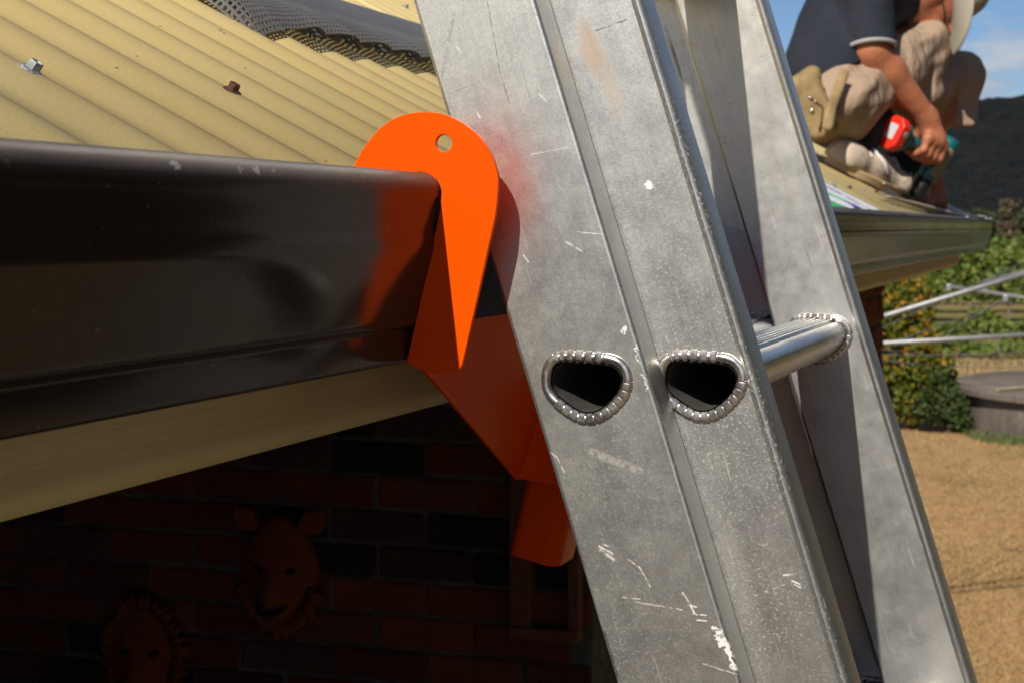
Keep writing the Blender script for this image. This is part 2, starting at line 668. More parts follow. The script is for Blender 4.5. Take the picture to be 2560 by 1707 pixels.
# dry grass
straw = MAT('straw', (.50, .36, .17), .9, spec=.15)
gi = straw.n('ShaderNodeNewGeometry')
straw.mix(straw.ramp(gi.outputs['Random Per Island'], .1, .9), (.33, .22, .10))


def blades(name, n, region, h, w, mat, seed=1, lean=.5):
    rs = np.random.RandomState(seed)
    P = region(rs, n)
    n = len(P)
    hh = h * (.45 + .8 * rs.rand(n))[:, None]
    a = rs.rand(n) * 6.283
    side = np.stack([np.cos(a), np.sin(a), np.zeros(n)], 1) * w * .5
    tip = P + np.stack([rs.normal(size=n) * lean, rs.normal(size=n) * lean, np.ones(n)], 1) * hh
    V = np.stack([P - side, P + side, tip], 1).reshape(-1, 3)
    F = np.arange(n * 3).reshape(-1, 3)
    me = bpy.data.meshes.new(name)
    me.from_pydata(V.tolist(), [], F.tolist())
    return tag(link(name, me, None, mat), kind='stuff')


def reg_straw(rs, n):
    u = rs.uniform(4.9, 8.4, n); d = 24.6 + rs.normal(size=n) * .35
    return np.stack([AX.x * u + DV.x * d, AX.y * u + DV.y * d, np.zeros(n)], 1)


blades('tall_dry_grass', 2600, reg_straw, .55, .03, straw.m, 3, .12)
lawn_blade = MAT('lawn_blade', (.50, .33, .155), .95, spec=.1)
gi = lawn_blade.n('ShaderNodeNewGeometry')
lawn_blade.mix(lawn_blade.ramp(gi.outputs['Random Per Island'], .25, .85), (.46, .28, .125))
lawn_blade.mix(lawn_blade.ramp(gi.outputs['Random Per Island'], .9, .93), (.24, .20, .075))


def reg_lawn(rs, n):
    d = 8.6 + 12.5 * rs.rand(n) ** 1.3; u = d * (.19 + .13 * rs.rand(n))
    return np.stack([AX.x * u + DV.x * d, AX.y * u + DV.y * d, np.zeros(n)], 1)


blades('lawn_grass', 90000, reg_lawn, .026, .0055, lawn_blade.m, 5, 1.2)
greenb = MAT('green_blade', (.13, .15, .055), .9, spec=.1)
greenb.vary(.1)


def reg_green(rs, n):
    d = 19.7 + rs.normal(size=n) * .28; u = 5.25 + 2.1 * rs.rand(n) ** .8
    return np.stack([AX.x * u + DV.x * (d - .45 * (u - 5.2)), AX.y * u + DV.y * (d - .45 * (u - 5.2)), np.zeros(n)], 1)


blades('green_grass', 5000, reg_green, .09, .02, greenb.m, 6, .5)

# rotary clothesline
galv = MAT('galvanised_steel', (.42, .42, .41), .55, metal=.7)
galv.mix(galv.noise(20, 4), (.32, .32, .32))
hub = at(2920, 600, 10.0)
cl = tag(empty('rotary_clothesline', (hub.x, hub.y, 0)), 'galvanised rotary clothesline with slanting arms and thin wires over the lawn', 'clothesline')


def wp(x, y, d):
    p = at(x, y, d)
    return (p.x - hub.x, p.y - hub.y, p.z)


def arm(a, b, r=.015):
    return MB().tube([wp(*a), wp(*b)], r, 10).build('arm', galv.m, cl, smooth=True)


arm((2140, 812, 9.3), (2920, 577, 10.0))
arm((2140, 862, 9.3), (2920, 817, 10.0), .014)
arm((2372, 716, 10.6), (2920, 800, 10.0), .012)
arm((2455, 706, 10.6), (2920, 585, 10.0), .011)
MB().tube([(0, 0, 0), (0, 0, 2.42)], .026, 12).build('mast', galv.m, cl, smooth=True)
clampm = MAT('dull_steel', (.30, .30, .31), .55, metal=.6)
for (x, y, d) in ((2372, 716, 10.6), (2514, 742, 10.3), (2462, 722, 10.5)):
    p = wp(x, y, d)
    MB().box((p[0] - .016, p[1] - .014, p[2] - .03), (p[0] + .016, p[1] + .014, p[2] + .014)).build('clamp', clampm.m, cl, bevel=.006)
for (a, b, sag) in (((2140, 850, 9.4), (2560, 655, 11.5), .0), ((2160, 886, 9.4), (2700, 866, 10.3), .02), ((2160, 868, 9.5), (2700, 888, 10.5), .03),
                    ((2150, 893, 9.3), (2640, 912, 10.2), .03), ((2372, 830, 9.6), (2560, 715, 11.0), .0), ((2250, 850, 9.7), (2500, 760, 11.0), 0.),
                    ((2514, 742, 10.3), (2532, 770, 10.3), 0.), ((2488, 840, 10.2), (2506, 905, 10.2), 0.)):
    A, B = Vector(wp(*a)), Vector(wp(*b))
    pts = [A.lerp(B, t / 8) - Vector((0, 0, sag * 4 * (t / 8) * (1 - t / 8))) for t in range(9)]
    MB().tube(pts, .0032, 5).build('wire', clampm.m, cl, smooth=True)
# ------------------------------------------------------------------ the house
PITCH = R(27.4)
TP = math.tan(PITCH)
P0, WAVE, AMP = .7126, .0765, .0046
ROOF_END = 5.50


def roof_z(x):
    """crest height of the corrugated roof"""
    return 2.4213 + (-.38 - x) * TP


house = tag(empty('brick_house', (-2.0, 2.0, 0)), 'brick house with a cream corrugated iron roof and a brown gutter', 'house')
HO = Vector((-2.0, 2.0, 0))


def hadd(o):
    o.location = o.location - HO if o.parent is house else o.location
    return o


roofm = MAT('cream_roof_paint', (.74, .555, .235), .5, spec=.35)
rv = roofm.co()
roofm.mix(roofm.noise(2.2, 5, .6, rv, .42, .62), (.73, .59, .275), .8)
roofm.mix(roofm.noise(900, 2, .5, rv, .52, .66), (.56, .43, .18), .3)
roofm.mix(roofm.noise(9, 6, .65, roofm.co(scale=(.35, 1.2, .35)), .54, .68), (.56, .47, .23), .5)
roofm.mix(roofm.noise(26, 3, .5, roofm.co(loc=(3, 1, 0)), .66, .72), (.72, .42, .20), .4)
roofm.mix(roofm.noise(120, 2, .5, roofm.co(loc=(9, 2, 0)), .755, .77), (.14, .10, .05), .8)
# tone that darkens along the valleys
sx = roofm.n('ShaderNodeSeparateXYZ')
roofm.l(rv, sx.inputs[0])
ph = roofm.math('MULTIPLY', roofm.math('SUBTRACT', sx.outputs['Y'], P0), 2 * math.pi / WAVE)
wv = roofm.ramp(roofm.math('COSINE', ph), -.5, -1.0)
roofm.mix(wv, (.60, .47, .21), .4)
roofm.mix(roofm.math('MULTIPLY', wv, roofm.noise(4, 3, .6, roofm.co(scale=(.4, 1.6, 1)), .45, .65)), (.42, .35, .18), .5)
roofm.bump(roofm.noise(500, 2, .5, rv, .3, .7), .05, .001)

galvs = MAT('grey_screw', (.20, .22, .215), .55, metal=.3)
galvs.mix(galvs.noise(300, 3, .6, None, .5, .6), (.42, .44, .43), .6)
galvs.mix(galvs.noise(500, 2, .6, None, .6, .7), (.12, .13, .12), .7)
rust = MAT('rusty_screw', (.10, .035, .018), .85)
rust.mix(rust.noise(400, 4, .6), (.045, .022, .016))
rubber_and_shade = MAT('black_rubber_and_shade', (.02, .02, .02), .7)


def screw(sheet, x, y, mat, tilt=(0, 0)):
    o = sheet
    c = Vector((x, y, roof_z(x)))
    rt_ = Matrix.Rotation(PITCH, 3, 'Y') @ Matrix.Rotation(tilt[0], 3, 'X') @ Matrix.Rotation(tilt[1], 3, 'Y')
    w = MB().lathe([(.0058, -.001), (.0062, .0003), (.0060, .0013), (.0052, .0019)], 20)
    hx = MB()
    hx.lathe([(.0042, .0019), (.0039, .0023), (.0038, .0055), (.0035, .0061), (.0027, .0061), (.0025, .0055), (.0003, .0054)], 6)
    for part, mb_, mt in (('washer', w, rubber_and_shade.m if mat is rust.m else mat), ('head', hx, mat)):
        pass
    allb = MB()
    allb.add(w.v, w.f)
    allb.add(hx.v, hx.f)
    allb.v = [tuple(c + rt_ @ Vector(v)) for v in allb.v]
    return allb.build('screw', mat, o, angle=30)


sheets = []
per = 10
k0 = -52
for s in range(13):
    ya = P0 + (k0 + s * per) * WAVE + WAVE * .5
    yb = ya + per * WAVE
    ya -= WAVE * .72
    if yb > ROOF_END:
        yb = ROOF_END
    if ya > ROOF_END - .05:
        break
    mb = MB()
    nseg = int((yb - ya) / WAVE * 14)
    xs = [-.382, -.9, -1.6, -2.6, -4.2]
    lift = .0012 * (s % 2)
    for i in range(nseg + 1):
        y = ya + (yb - ya) * i / nseg
        d = AMP * (math.cos(2 * math.pi * (y - P0) / WAVE) - 1) + lift
        for x in xs:
            mb.v.append((x + d * math.sin(PITCH), y, roof_z(x) + d * math.cos(PITCH)))
    nxs = len(xs)
    for i in range(nseg):
        for j in range(nxs - 1):
            a = i * nxs + j
            mb.f.append((a, a + 1, a + 1 + nxs, a + nxs))
    o = mb.build('roof_sheet', roofm.m, house, smooth=True)
    so = o.modifiers.new('thickness', 'SOLIDIFY')
    so.thickness = .0008
    sheets.append((ya, yb, hadd(o)))


def sheet_at(y):
    for (a, b, o) in sheets:
        if a + .05 <= y <= b:
            return o
    return sheets[-1][2]


for k in range(-48, 63, 3):
    y = P0 + k * WAVE
    if y > ROOF_END - .05:
        continue
    mt = galvs.m if k in (0, 21, 40) else (rust.m if (k % 2 or k == 40) else galvs.m)
    if not 3 < k < 30:
        screw(sheet_at(y), {0: -.4806, 3: -.4953}.get(k, -.497), y, mt, ((-.10, .14) if k == 0 else (.05, 0.03)))
    if k >= 20:
        screw(sheet_at(y), -.942, y, galvs.m)

# gutter: quad profile, glossy brown paint
gut = MAT('brown_gutter_paint', (.034, .025, .019), .18, spec=.15)
gv_ = gut.co()
gut.mix(gut.noise(5, 5, .6, gut.co(scale=(1, .25, 1)), .45, .65), (.028, .023, .018), .8)
gut.rough(gut.noise(14, 4, .6, gut.co(scale=(1, .3, 1)), .3, .7), .11, .18)
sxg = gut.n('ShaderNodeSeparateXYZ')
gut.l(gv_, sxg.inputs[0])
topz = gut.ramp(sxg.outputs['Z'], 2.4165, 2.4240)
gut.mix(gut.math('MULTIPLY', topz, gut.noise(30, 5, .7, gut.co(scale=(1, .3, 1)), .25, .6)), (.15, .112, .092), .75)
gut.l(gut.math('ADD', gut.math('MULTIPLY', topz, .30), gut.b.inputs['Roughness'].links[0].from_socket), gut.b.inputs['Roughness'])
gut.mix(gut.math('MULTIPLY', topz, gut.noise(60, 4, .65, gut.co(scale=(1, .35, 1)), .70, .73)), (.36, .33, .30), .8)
for (y, r) in ((.574, .008), (.625, .006), (.640, .008), (.655, .005), (.750, .004)):
    gut.mix(gut.spot((-.3275, y, 2.4232), r * .62, .3, (1, 1, .35), .007, 320), (.42, .40, .37), .85)
gut.mix(gut.noise(420, 2, .5, gv_, .73, .75), (.25, .23, .20), .6)

gut.bump(gut.noise(5, 3, .5, gut.co(scale=(1, .5, 1.6)), .3, .7), .012, .004)
prof = []
# rolled bead along the lip, then the front face, down to the floor of the gutter and up the back
cxb, czb, rb = -.3340, 2.4185, .0098
for i in range(15):
    a = R(205 - i * (205 + 28) / 14)
    prof.append((cxb + rb * math.cos(a), czb + rb * math.sin(a)))
prof += spline([(-.3262, 2.4085), (-.3268, 2.4030), (-.3275, 2.3975), (-.3274, 2.3935), (-.3278, 2.3890), (-.3290, 2.3840), (-.3318, 2.3740), (-.3350, 2.3620), (-.3368, 2.3545),
                (-.3376, 2.3515), (-.3392, 2.3488), (-.3416, 2.3466), (-.3420, 2.3440), (-.3424, 2.3400), (-.3434, 2.3330), (-.3440, 2.3303), (-.3452, 2.3290)], 4, False)
prof += [(-.36, 2.3282), (-.4185, 2.3282), (-.4185, 2.4100)]
GY0, GY1 = -1.5, 5.95
mb = MB()
ysg = [GY0, 0, .4, .6, .8, 1.0, 1.5, 2.2, 3.2, 4.2, 5.2, GY1]
npf = len(prof)
for i, y in enumerate(ysg):
    sag = .0005 * math.sin(y * 1.9 + .4)
    for (x, z) in prof:
        mb.v.append((x, y, z + sag))
for i in range(len(ysg) - 1):
    for j in range(npf - 1):
        a = i * npf + j
        mb.f.append((a, a + 1, a + 1 + npf, a + npf))
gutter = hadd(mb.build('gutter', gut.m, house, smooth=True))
so = gutter.modifiers.new('thickness', 'SOLIDIFY')
so.thickness = .0011
so.offset = -1
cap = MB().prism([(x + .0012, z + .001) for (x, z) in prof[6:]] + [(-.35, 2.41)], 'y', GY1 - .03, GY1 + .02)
stop = hadd(cap.build('stop_end', rubber_and_shade.m, house))  # end cap coloured black to stand for its shaded inner side
bracket_st = MAT('zinc_clip', (.45, .46, .46), .4, metal=.8)
for y in (4.86, 5.15, 5.72, 5.93):
    o = MB().lathe([(.006, 0), (.0062, .002), (.003, .0045)], 12, (-.336, y, 2.428)).build('rivet', bracket_st.m, gutter, smooth=True)

# fascia board with a rounded lower edge
fasm = MAT('cream_fascia_paint', (.76, .70, .42), .6, spec=.3)
fv = fasm.co(scale=(1, .05, 1))
fasm.mix(fasm.noise(90, 5, .65, fv, .42, .62), (.70, .63, .37), .7)
fasm.mix(fasm.noise(7, 5, .65, fasm.co(scale=(1, .3, 1)), .5, .68), (.58, .48, .31), .5)
fasm.mix(fasm.noise(38, 5, .7, fasm.co(scale=(1, .45, 2)), .66, .72), (.16, .11, .065), .6)
fasm.bump(fasm.noise(120, 4, .6, fasm.co(scale=(1, .04, 1)), .3, .7), .25, .001)
fp = [(-.42, 2.425), (-.42, 2.292)]
for i in range(9):
    a = R(0 - i * 90 / 8)
    fp.append((-.4340 + .014 * math.cos(a), 2.2915 + .014 * math.sin(a)))
fp += [(-.452, 2.2775), (-.452, 2.43)]
hadd(MB().prism(fp, 'y', -4, 5.72).build('fascia_board', fasm.m, house, angle=30))

# ceiling of the porch, back and end walls, floor
dark_board = MAT('porch_ceiling', (.10, .085, .065), .8)
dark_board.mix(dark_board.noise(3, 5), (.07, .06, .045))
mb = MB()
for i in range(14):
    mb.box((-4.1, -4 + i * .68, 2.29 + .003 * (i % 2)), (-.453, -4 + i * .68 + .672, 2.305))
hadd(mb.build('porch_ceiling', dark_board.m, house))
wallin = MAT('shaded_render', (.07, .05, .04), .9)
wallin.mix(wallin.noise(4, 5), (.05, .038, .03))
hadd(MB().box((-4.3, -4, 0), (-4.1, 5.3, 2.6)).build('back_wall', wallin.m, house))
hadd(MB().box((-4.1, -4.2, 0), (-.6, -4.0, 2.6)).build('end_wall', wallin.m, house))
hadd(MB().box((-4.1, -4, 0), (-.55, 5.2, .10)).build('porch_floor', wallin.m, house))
# gable infill under the far roof end
gb = MB().prism([(-.6, 2.3), (-4.1, 2.3), (-4.1, roof_z(-4.1) - .03), (-.6, roof_z(-.6) - .03)], 'y', 5.2, 5.28)
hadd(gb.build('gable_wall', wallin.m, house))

# brick walls
mort = MAT('mortar', (.20, .205, .15), .95, spec=.1)
mort.mix(mort.noise(24, 4), (.14, .142, .11))
mort.mix(mort.noise(5, 5, .7), (.075, .07, .055), .8)
mort.bump(mort.noise(140, 4), .6, .004)


def brickmat(name, c, c2):
    q = MAT(name, c, .9, spec=.12)
    q.mix(q.noise(9, 4, .6), c2)
    q.mix(q.noise(45, 4, .65, None, .58, .7), tuple(v * .45 for v in c), .7)
    q.vary(.3)
    q.bump(q.noise(70, 5, .7), .5, .004)
    return q.m


BR = [brickmat('red_brick', (.21, .064, .03), (.155, .05, .028)), brickmat('dark_brick', (.11, .055, .04), (.07, .042, .034)),
      brickmat('brown_brick', (.20, .066, .036), (.14, .056, .034)), brickmat('black_brick', (.045, .034, .028), (.03, .025, .022))]
BW = [4, 3, 3, 2]


def brick_mesh(L, H, D, seed):
    rr = random.Random(seed)
    bm = bmesh.new()
    bmesh.ops.create_cube(bm, size=1.0)
    for v in bm.verts:
        v.co = Vector((v.co.x * L, v.co.y * D, v.co.z * H))
    bmesh.ops.bevel(bm, geom=[e for e in bm.edges], offset=.006, segments=1, affect='EDGES')
    for v in bm.verts:
        v.co += Vector((rr.uniform(-1, 1), rr.uniform(-.6, .6), rr.uniform(-1, 1))) * .0034
    me = bpy.data.meshes.new('brick')
    bm.to_mesh(me)
    bm.free()
    return me


full = []
for k, mtl in enumerate(BR):
    row = []
    for v in range(4):
        me = brick_mesh(.240, .0745, .10, k * 10 + v)
        me.materials.append(mtl)
        row.append(me)
    full.append(row)
WY = 3.85
rb_ = random.Random(21)
wall = hadd(MB().box((-4.1, WY + .006, 0), (-1.10, WY + .23, 2.29)).build('wall', mort.m, house))
z0 = 1.8914
for k in range(-5, 10):
    zc = z0 - .0853 * (k + .5)
    off = -.148 if k % 2 else -.023
    for i in range(-9, 1):
        xc = -1.394 + .25 * i + .125 + (0 if k % 2 else .125)
        L = .24
        if xc + .12 > -1.10:
            if xc - .12 > -1.16:
                continue
            L = (-1.10) - (xc - .12)
            xc = xc - .12 + L / 2
        kk = rb_.choices(range(4), BW)[0]
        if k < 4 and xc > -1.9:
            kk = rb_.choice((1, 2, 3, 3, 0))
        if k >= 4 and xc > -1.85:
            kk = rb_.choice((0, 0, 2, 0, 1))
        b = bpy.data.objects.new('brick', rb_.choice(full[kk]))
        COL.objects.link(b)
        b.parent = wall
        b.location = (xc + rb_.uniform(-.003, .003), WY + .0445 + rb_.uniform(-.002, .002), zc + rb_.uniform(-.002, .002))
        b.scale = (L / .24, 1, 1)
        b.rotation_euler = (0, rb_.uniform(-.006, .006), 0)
# dark return behind, and the brick pier at the far corner
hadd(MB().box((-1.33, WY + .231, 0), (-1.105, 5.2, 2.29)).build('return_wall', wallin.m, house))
pier = hadd(MB().box((-.83, 4.62, 0), (-.608, 5.27, 2.29)).build('pier', mort.m, house))
pm = []
for k, mtl in enumerate(BR):
    me = brick_mesh(.09, .0745, .229, 50 + k)
    me.materials.append(mtl)
    pm.append(me)
for k in range(0, 14):
    zc = 2.245 - .0853 * k
    yy = 5.275
    first = True
    while yy > 4.65:
        L = .110 if (first and k % 2) else .229
        first = False
        L = min(L, yy - 4.621)
        kk = rb_.choices(range(4), (6, 1, 4, 0))[0]
        b = bpy.data.objects.new('brick', pm[kk])
        COL.objects.link(b)
        b.parent = pier
        b.location = (-.648, yy - L / 2, zc)
        b.scale = (1, L / .229, 1)
        yy -= L + .010

# reddish timber upright and ledge on the brick wall
timb = MAT('red_brown_timber', (.20, .075, .03), .75)
timb.mix(timb.noise(20, 4, .6, timb.co(scale=(6, 1, .6))), (.13, .05, .022))
fr = tag(empty('timber_frame', (-1.26, WY - .03, 1.56)), 'reddish timber frame with an upright and a ledge on the dark brick wall', 'timber frame')
MB().box((-.030, -.012, -.09), (.022, .028, .34)).build('upright', timb.m, fr, bevel=.003)
MB().box((-.028, -.02, -.118), (.14, .028, -.0905)).build('ledge', timb.m, fr, bevel=.003)
MB().box((.1125, -.012, -.09), (.14, .028, .34)).build('upright', timb.m, fr, bevel=.003)

# clay animal masks hung on the wall
clay = MAT('terracotta', (.20, .058, .019), .8, spec=.2)
clay.mix(clay.noise(14, 5), (.22, .062, .02))
hole_m = MAT('mask_opening', (.008, .007, .006), .9)


def mask(cx, cz, s, horned, label, seed):
    root = tag(empty('animal_mask', (cx, WY - .012, cz)), label, 'wall mask', 'clay masks on the brick wall')
    bm = bmesh.new()
    bmesh.ops.create_uvsphere(bm, u_segments=48, v_segments=36, radius=1)
    for v in bm.verts:
        p = v.co
        x, y, z = p.x, p.y, p.z
        wx = .104 * (1 - .30 * max(0, -z)) * (1.0 if z < .2 else 1 - .25 * (z - .2))
        sn = math.exp(-((x / .42) ** 2 + ((z + .42) / .40) ** 2))
        brow = math.exp(-(((abs(x) - .38) / .22) ** 2 + ((z - .22) / .12) ** 2))
        eye = math.exp(-(((abs(x) - .36) / .13) ** 2 + ((z - .05) / .09) ** 2))
        mane = max(0, -z - .55) + (max(0, abs(x) - .6) * .8)
        d = .042 + .052 * sn + .014 * brow - .016 * eye + .007 * mane * math.sin(x * 26 + z * 7 + seed)
        hz = .135 * z - (.018 * max(0, -z) * abs(math.sin(x * 9 + seed)))
        v.co = Vector((x * wx * s, (-d if y < 0 else .01) * abs(y) ** .6 * s, hz * s))
    me = bpy.data.meshes.new('face')
    bm.to_mesh(me)
    bm.free()
    link('face', me, root, clay.m, True)
    for sgn in (-1, 1):
        if horned:
            e = MB()
            pts = [(-.030, -.01, -.06), (-.034, -.03, 0), (-.014, -.030, .085), (.030, -.018, .10), (.036, -.02, .02), (.022, -.01, -.05)]
            e.prism([(sgn * (p[0]) + sgn * .088, p[2] * .40 + .118) for p in pts], 'y', -.03, .004)
            e.v = [(v[0] * s, v[1] * s, v[2] * s) for v in e.v]
            e.build('ear', clay.m, root, bevel=.006)
        b = MB()
        b.lathe([(.0001, -.012), (.011, -.010), (.013, .0), (.011, .006)], 14)
        b.v = [(sgn * .043 * s + v[0] * 1.15 * s, (-.040 + v[2] * .5) * s, (.006 + v[1] * .75 + sgn * v[0] * .35) * s) for v in b.v]
        b.build('eye_opening', hole_m.m, root, smooth=True)
    mth = MB()
    pth = [(math.sin(a) * .044 * s, (-.088 + .035 * abs(math.sin(a)) ** 2) * s, (-.066 - .030 * math.cos(a)) * s) for a in [R(t) for t in range(-70, 71, 10)]]
    mth.tube(pth, [.002 * s + .006 * s * math.cos(R(t)) for t in range(-70, 71, 10)], 8)
    mth.build('mouth', hole_m.m, root, smooth=True)
    mane = MB()
    rr = random.Random(seed)
    for k in range(22 if horned else 30):
        t = k / (21 if horned else 29)
        a = R(200 + 140 * t) if horned else R(-30 + 240 * t)
        bx, bz = math.cos(a) * .088, math.sin(a) * .12
        ex, ez = math.cos(a) * .125 + rr.uniform(-.012, .012), math.sin(a) * (.172 if horned else .15) + rr.uniform(-.012, .012)
        mane.tube([(bx * s, -.022 * s, bz * s), ((bx * .5 + ex * .5 + .006) * s, -.034 * s, (bz + ez) / 2 * s), (ex * s, -.008 * s, ez * s)],
                  [.010 * s, .0105 * s, .003 * s], 6)
    mane.build('mane', clay.m, root, smooth=True)
    return root


mask(-1.893, 1.56, 1.0, True, 'clay animal mask with two upright ears, upper right of the two', 3)
mask(-2.275, 1.325, 1.0, False, 'clay animal mask with a shaggy forelock, lower left of the two', 5)

# unseen hedge, raised to block sky light and darken the gutter's reflection
hl = leaf_mat('hedge_leaf', (.022, .036, .010), (.05, .07, .02))
rsd = random.Random(4)


def hedge(x, y, L, h, ang, n, label):
    root = tag(empty('hedge', (x, y, 0), (0, 0, ang)), label, 'hedge')
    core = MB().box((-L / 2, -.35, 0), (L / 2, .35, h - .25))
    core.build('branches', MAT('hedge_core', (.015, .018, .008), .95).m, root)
    pts = []
    for k in range(n):
        f = rsd.random()
        u = rsd.uniform(-L / 2, L / 2)
        if f < .75:
            pts.append((u, rsd.choice((-1, 1)) * rsd.uniform(.36, .55), rsd.uniform(0, h)))
        else:
            pts.append((u, rsd.uniform(-.5, .5), h + rsd.uniform(-.25, .15) + .2 * math.sin(u * 1.7)))
    leaves('foliage', pts, .26, hl, root, ratio=.8)


hedge(4.8, 3.2, 19.4, 5.2, R(90), 12000, 'unseen tall hedge beside the house, raised to block sky light and mirrored in the gutter')
# ------------------------------------------------------------------ aluminium extension ladder
LEAN = R(17.6)
U = Vector((-math.sin(LEAN), 0, math.cos(LEAN)))
SB = 2.44
ladder = tag(empty('extension_ladder', EYE - U * SB, (0, -LEAN, 0)), 'scratched aluminium extension ladder leaning on the gutter', 'ladder')
RUNGS = 0.297
S_F, S_B = -.0021, -.0190          # rung height of the fly and of the base section, from eye level


def alum(name, base, dark, seed, speck=.5, blotch=1.0):
    q = MAT(name, base, .36, metal=.9)
    v = q.co(loc=(seed, seed * .7, 0))
    q.mix(q.noise(11, 6, .7, v, .40, .62), dark, .45 * blotch)
    q.mix(q.noise(38, 5, .75, v, .44, .62), dark, .5 * blotch)
    q.mix(q.noise(3.2, 5, .6, v, .45, .66), tuple(min(1, c * 1.08) for c in base), .5)
    q.mix(q.noise(330, 3, .6, q.co(scale=(1, 1, .03), loc=(seed, 0, 0)), .42, .66), dark, .4)
    q.mix(q.noise(1100, 2, .6, v, .45, .62), tuple(c * .72 for c in dark), .45)
    # pale oxide specks and dirt
    sp = q.noise(620, 2.5, .6, v, .575, .63)
    q.paint(q.math('MULTIPLY', sp, q.noise(13, 5, .7, q.co(loc=(seed + 3, 0, 1)), .38, .62)), (.40, .38, .33), speck)
    q.paint(q.noise(260, 3, .7, q.co(loc=(seed + 9, 2, 0)), .66, .70), (.42, .40, .35), speck * .8)
    q.paint(q.noise(30, 6, .75, q.co(loc=(seed + 5, 0, 7)), .56, .74), (.25, .22, .17), .22 * blotch)
    q.paint(q.noise(480, 2, .6, q.co(loc=(seed + 6, 3, 0)), .70, .73), (.10, .085, .065), .6)
    # fine scratches in several directions
    k = 0
    for (rot, sc, thr) in ((.25, 420, .70), (-.6, 380, .71), (1.15, 380, .71), (.75, 560, .70), (-1.1, 480, .71)):
        sm = q.noise(sc, 1.0, .4, q.co(rot=(0, rot, 0), scale=(1.0, 1, .03), loc=(seed + k, 0, k * 3.1)), thr - .02, thr + .02)
        gate = q.noise(26, 3, .6, q.co(loc=(k * 2.3 + seed, 1, 5)), .58, .68)
        q.paint(q.math('MULTIPLY', sm, gate), (.52, .50, .45), .30)
        k += 1
    sm = q.noise(240, 1.0, .4, q.co(rot=(0, 1.0, 0), scale=(1, 1, .02), loc=(seed + 7, 0, 2)), .72, .75)
    q.paint(q.math('MULTIPLY', sm, q.noise(16, 2, .5, q.co(loc=(seed + 11, 0, 0)), .52, .6)), (.07, .065, .055), .7)
    q.rough(q.noise(60, 5, .7, v, .3, .7), .32, .42)
    q.bump(q.noise(900, 3, .6, v, .3, .7), .05, .0002)
    q.bump(q.noise(4, 2, .5, q.co(scale=(1, 1, .4)), .3, .7), .03, .003)
    return q


flym = alum('worn_aluminium_fly', (.68, .67, .625), (.53, .52, .485), 0.0, .20, .65)
Z0 = SB
def L(t, s, y=.873): return (t, y, s + SB)
# orange bounce from the bracket painted in pink, white paint along the edge
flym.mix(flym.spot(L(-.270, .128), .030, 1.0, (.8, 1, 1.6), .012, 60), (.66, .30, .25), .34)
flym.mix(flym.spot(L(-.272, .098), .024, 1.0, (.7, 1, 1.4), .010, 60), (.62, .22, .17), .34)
for (t, s, r, ax) in ((-.2355, -.1425, .0034, (1, 1, .8)),
                      (-.2345, -.152, .0040, (.5, 1, 1.7)), (-.2333, -.160, .0034, (.5, 1, 1.8)), (-.2365, -.1475, .0026, (.6, 1, 1.2)), (-.2375, .019, .0016, (.6, 1, 1.8)), (-.2350, .006, .0014, (.6, 1, 5)),
                      (-.2350, -.008, .0012, (.6, 1, 5))):
    flym.paint(flym.spot(L(t, s), r, .25, ax, .010, 320), (.80, .79, .76), .95)
BRIGHT, DARK = (.72, .70, .65), (.045, .04, .034)
for (a_, b_, r_, c_, am) in (((-.2952, -.127), (-.2631, -.1331), .0006, DARK, .8), ((-.2577, -.1364), (-.2338, -.1421), .0006, DARK, .8), ((-.2478, -.1185), (-.2454, -.1263), .0008, BRIGHT, 1),
                             ((-.2454, -.1263), (-.2447, -.1307), .0008, BRIGHT, 1), ((-.2438, -.1314), (-.2389, -.1328), .0006, BRIGHT, 1), ((-.2442, -.1344), (-.2398, -.1357), .0006, BRIGHT, 1),
                             ((-.2468, -.1255), (-.2426, -.1275), .0005, BRIGHT, 1), ((-.2727, -.0359), (-.2509, -.0518), .0028, (.42, .41, .37), .5), ((-.284, -.0843), (-.2781, -.09), .0008, BRIGHT, .8),
                             ((-.2836, -.0865), (-.2785, -.093), .0012, BRIGHT, .7), ((-.2816, -.0838), (-.2789, -.0855), .0006, BRIGHT, .8), ((-.2708, -.095), (-.266, -.1004), .0006, BRIGHT, .8),
                             ((-.266, -.1004), (-.2635, -.1115), .0006, BRIGHT, .7), ((-.2798, -.1133), (-.271, -.1165), .0005, BRIGHT, .7), ((-.248, -.1569), (-.2336, -.1654), .0005, BRIGHT, .6),
                             ((-.2973, -.0271), (-.2924, -.0332), .0005, BRIGHT, .7), ((-.2924, -.0332), (-.2908, -.0422), .0005, BRIGHT, .7), ((-.2508, -.076), (-.2511, -.0874), .0004, DARK, .5),
                             ((-.2735, -.1174), (-.2505, -.1272), .0005, BRIGHT, .6), ((-.2568, .2074), (-.2612, .1692), .0004, DARK, .7), ((-.2612, .1692), (-.2613, .152), .0004, DARK, .7),
                             ((-.2766, .207), (-.2955, .1735), .0014, (.16, .15, .13), .5), ((-.2802, .1904), (-.2787, .1861), .0006, BRIGHT, .8), ((-.2793, .1409), (-.2703, .1406), .0003, DARK, .6),
                             ((-.2703, .1406), (-.2716, .1335), .0003, DARK, .6), ((-.2716, .1335), (-.2791, .1309), .0003, DARK, .6), ((-.2806, .1548), (-.2791, .1506), .0007, BRIGHT, .9),
                             ((-.2443, .1515), (-.2413, .1468), .0006, BRIGHT, .8), ((-.2578, .123), (-.2375, .12), .0005, BRIGHT, .6), ((-.2457, .0764), (-.234, .0717), .0005, BRIGHT, .7),
                             ((-.2533, .0735), (-.2467, .0662), .0006, BRIGHT, .8), ((-.2779, .0738), (-.2764, .0695), .0006, BRIGHT, .8), ((-.292, .168), (-.2809, .1684), .0004, DARK, .5)):
    flym.paint(flym.seg(L(*a_), L(*b_), r_), c_, am)
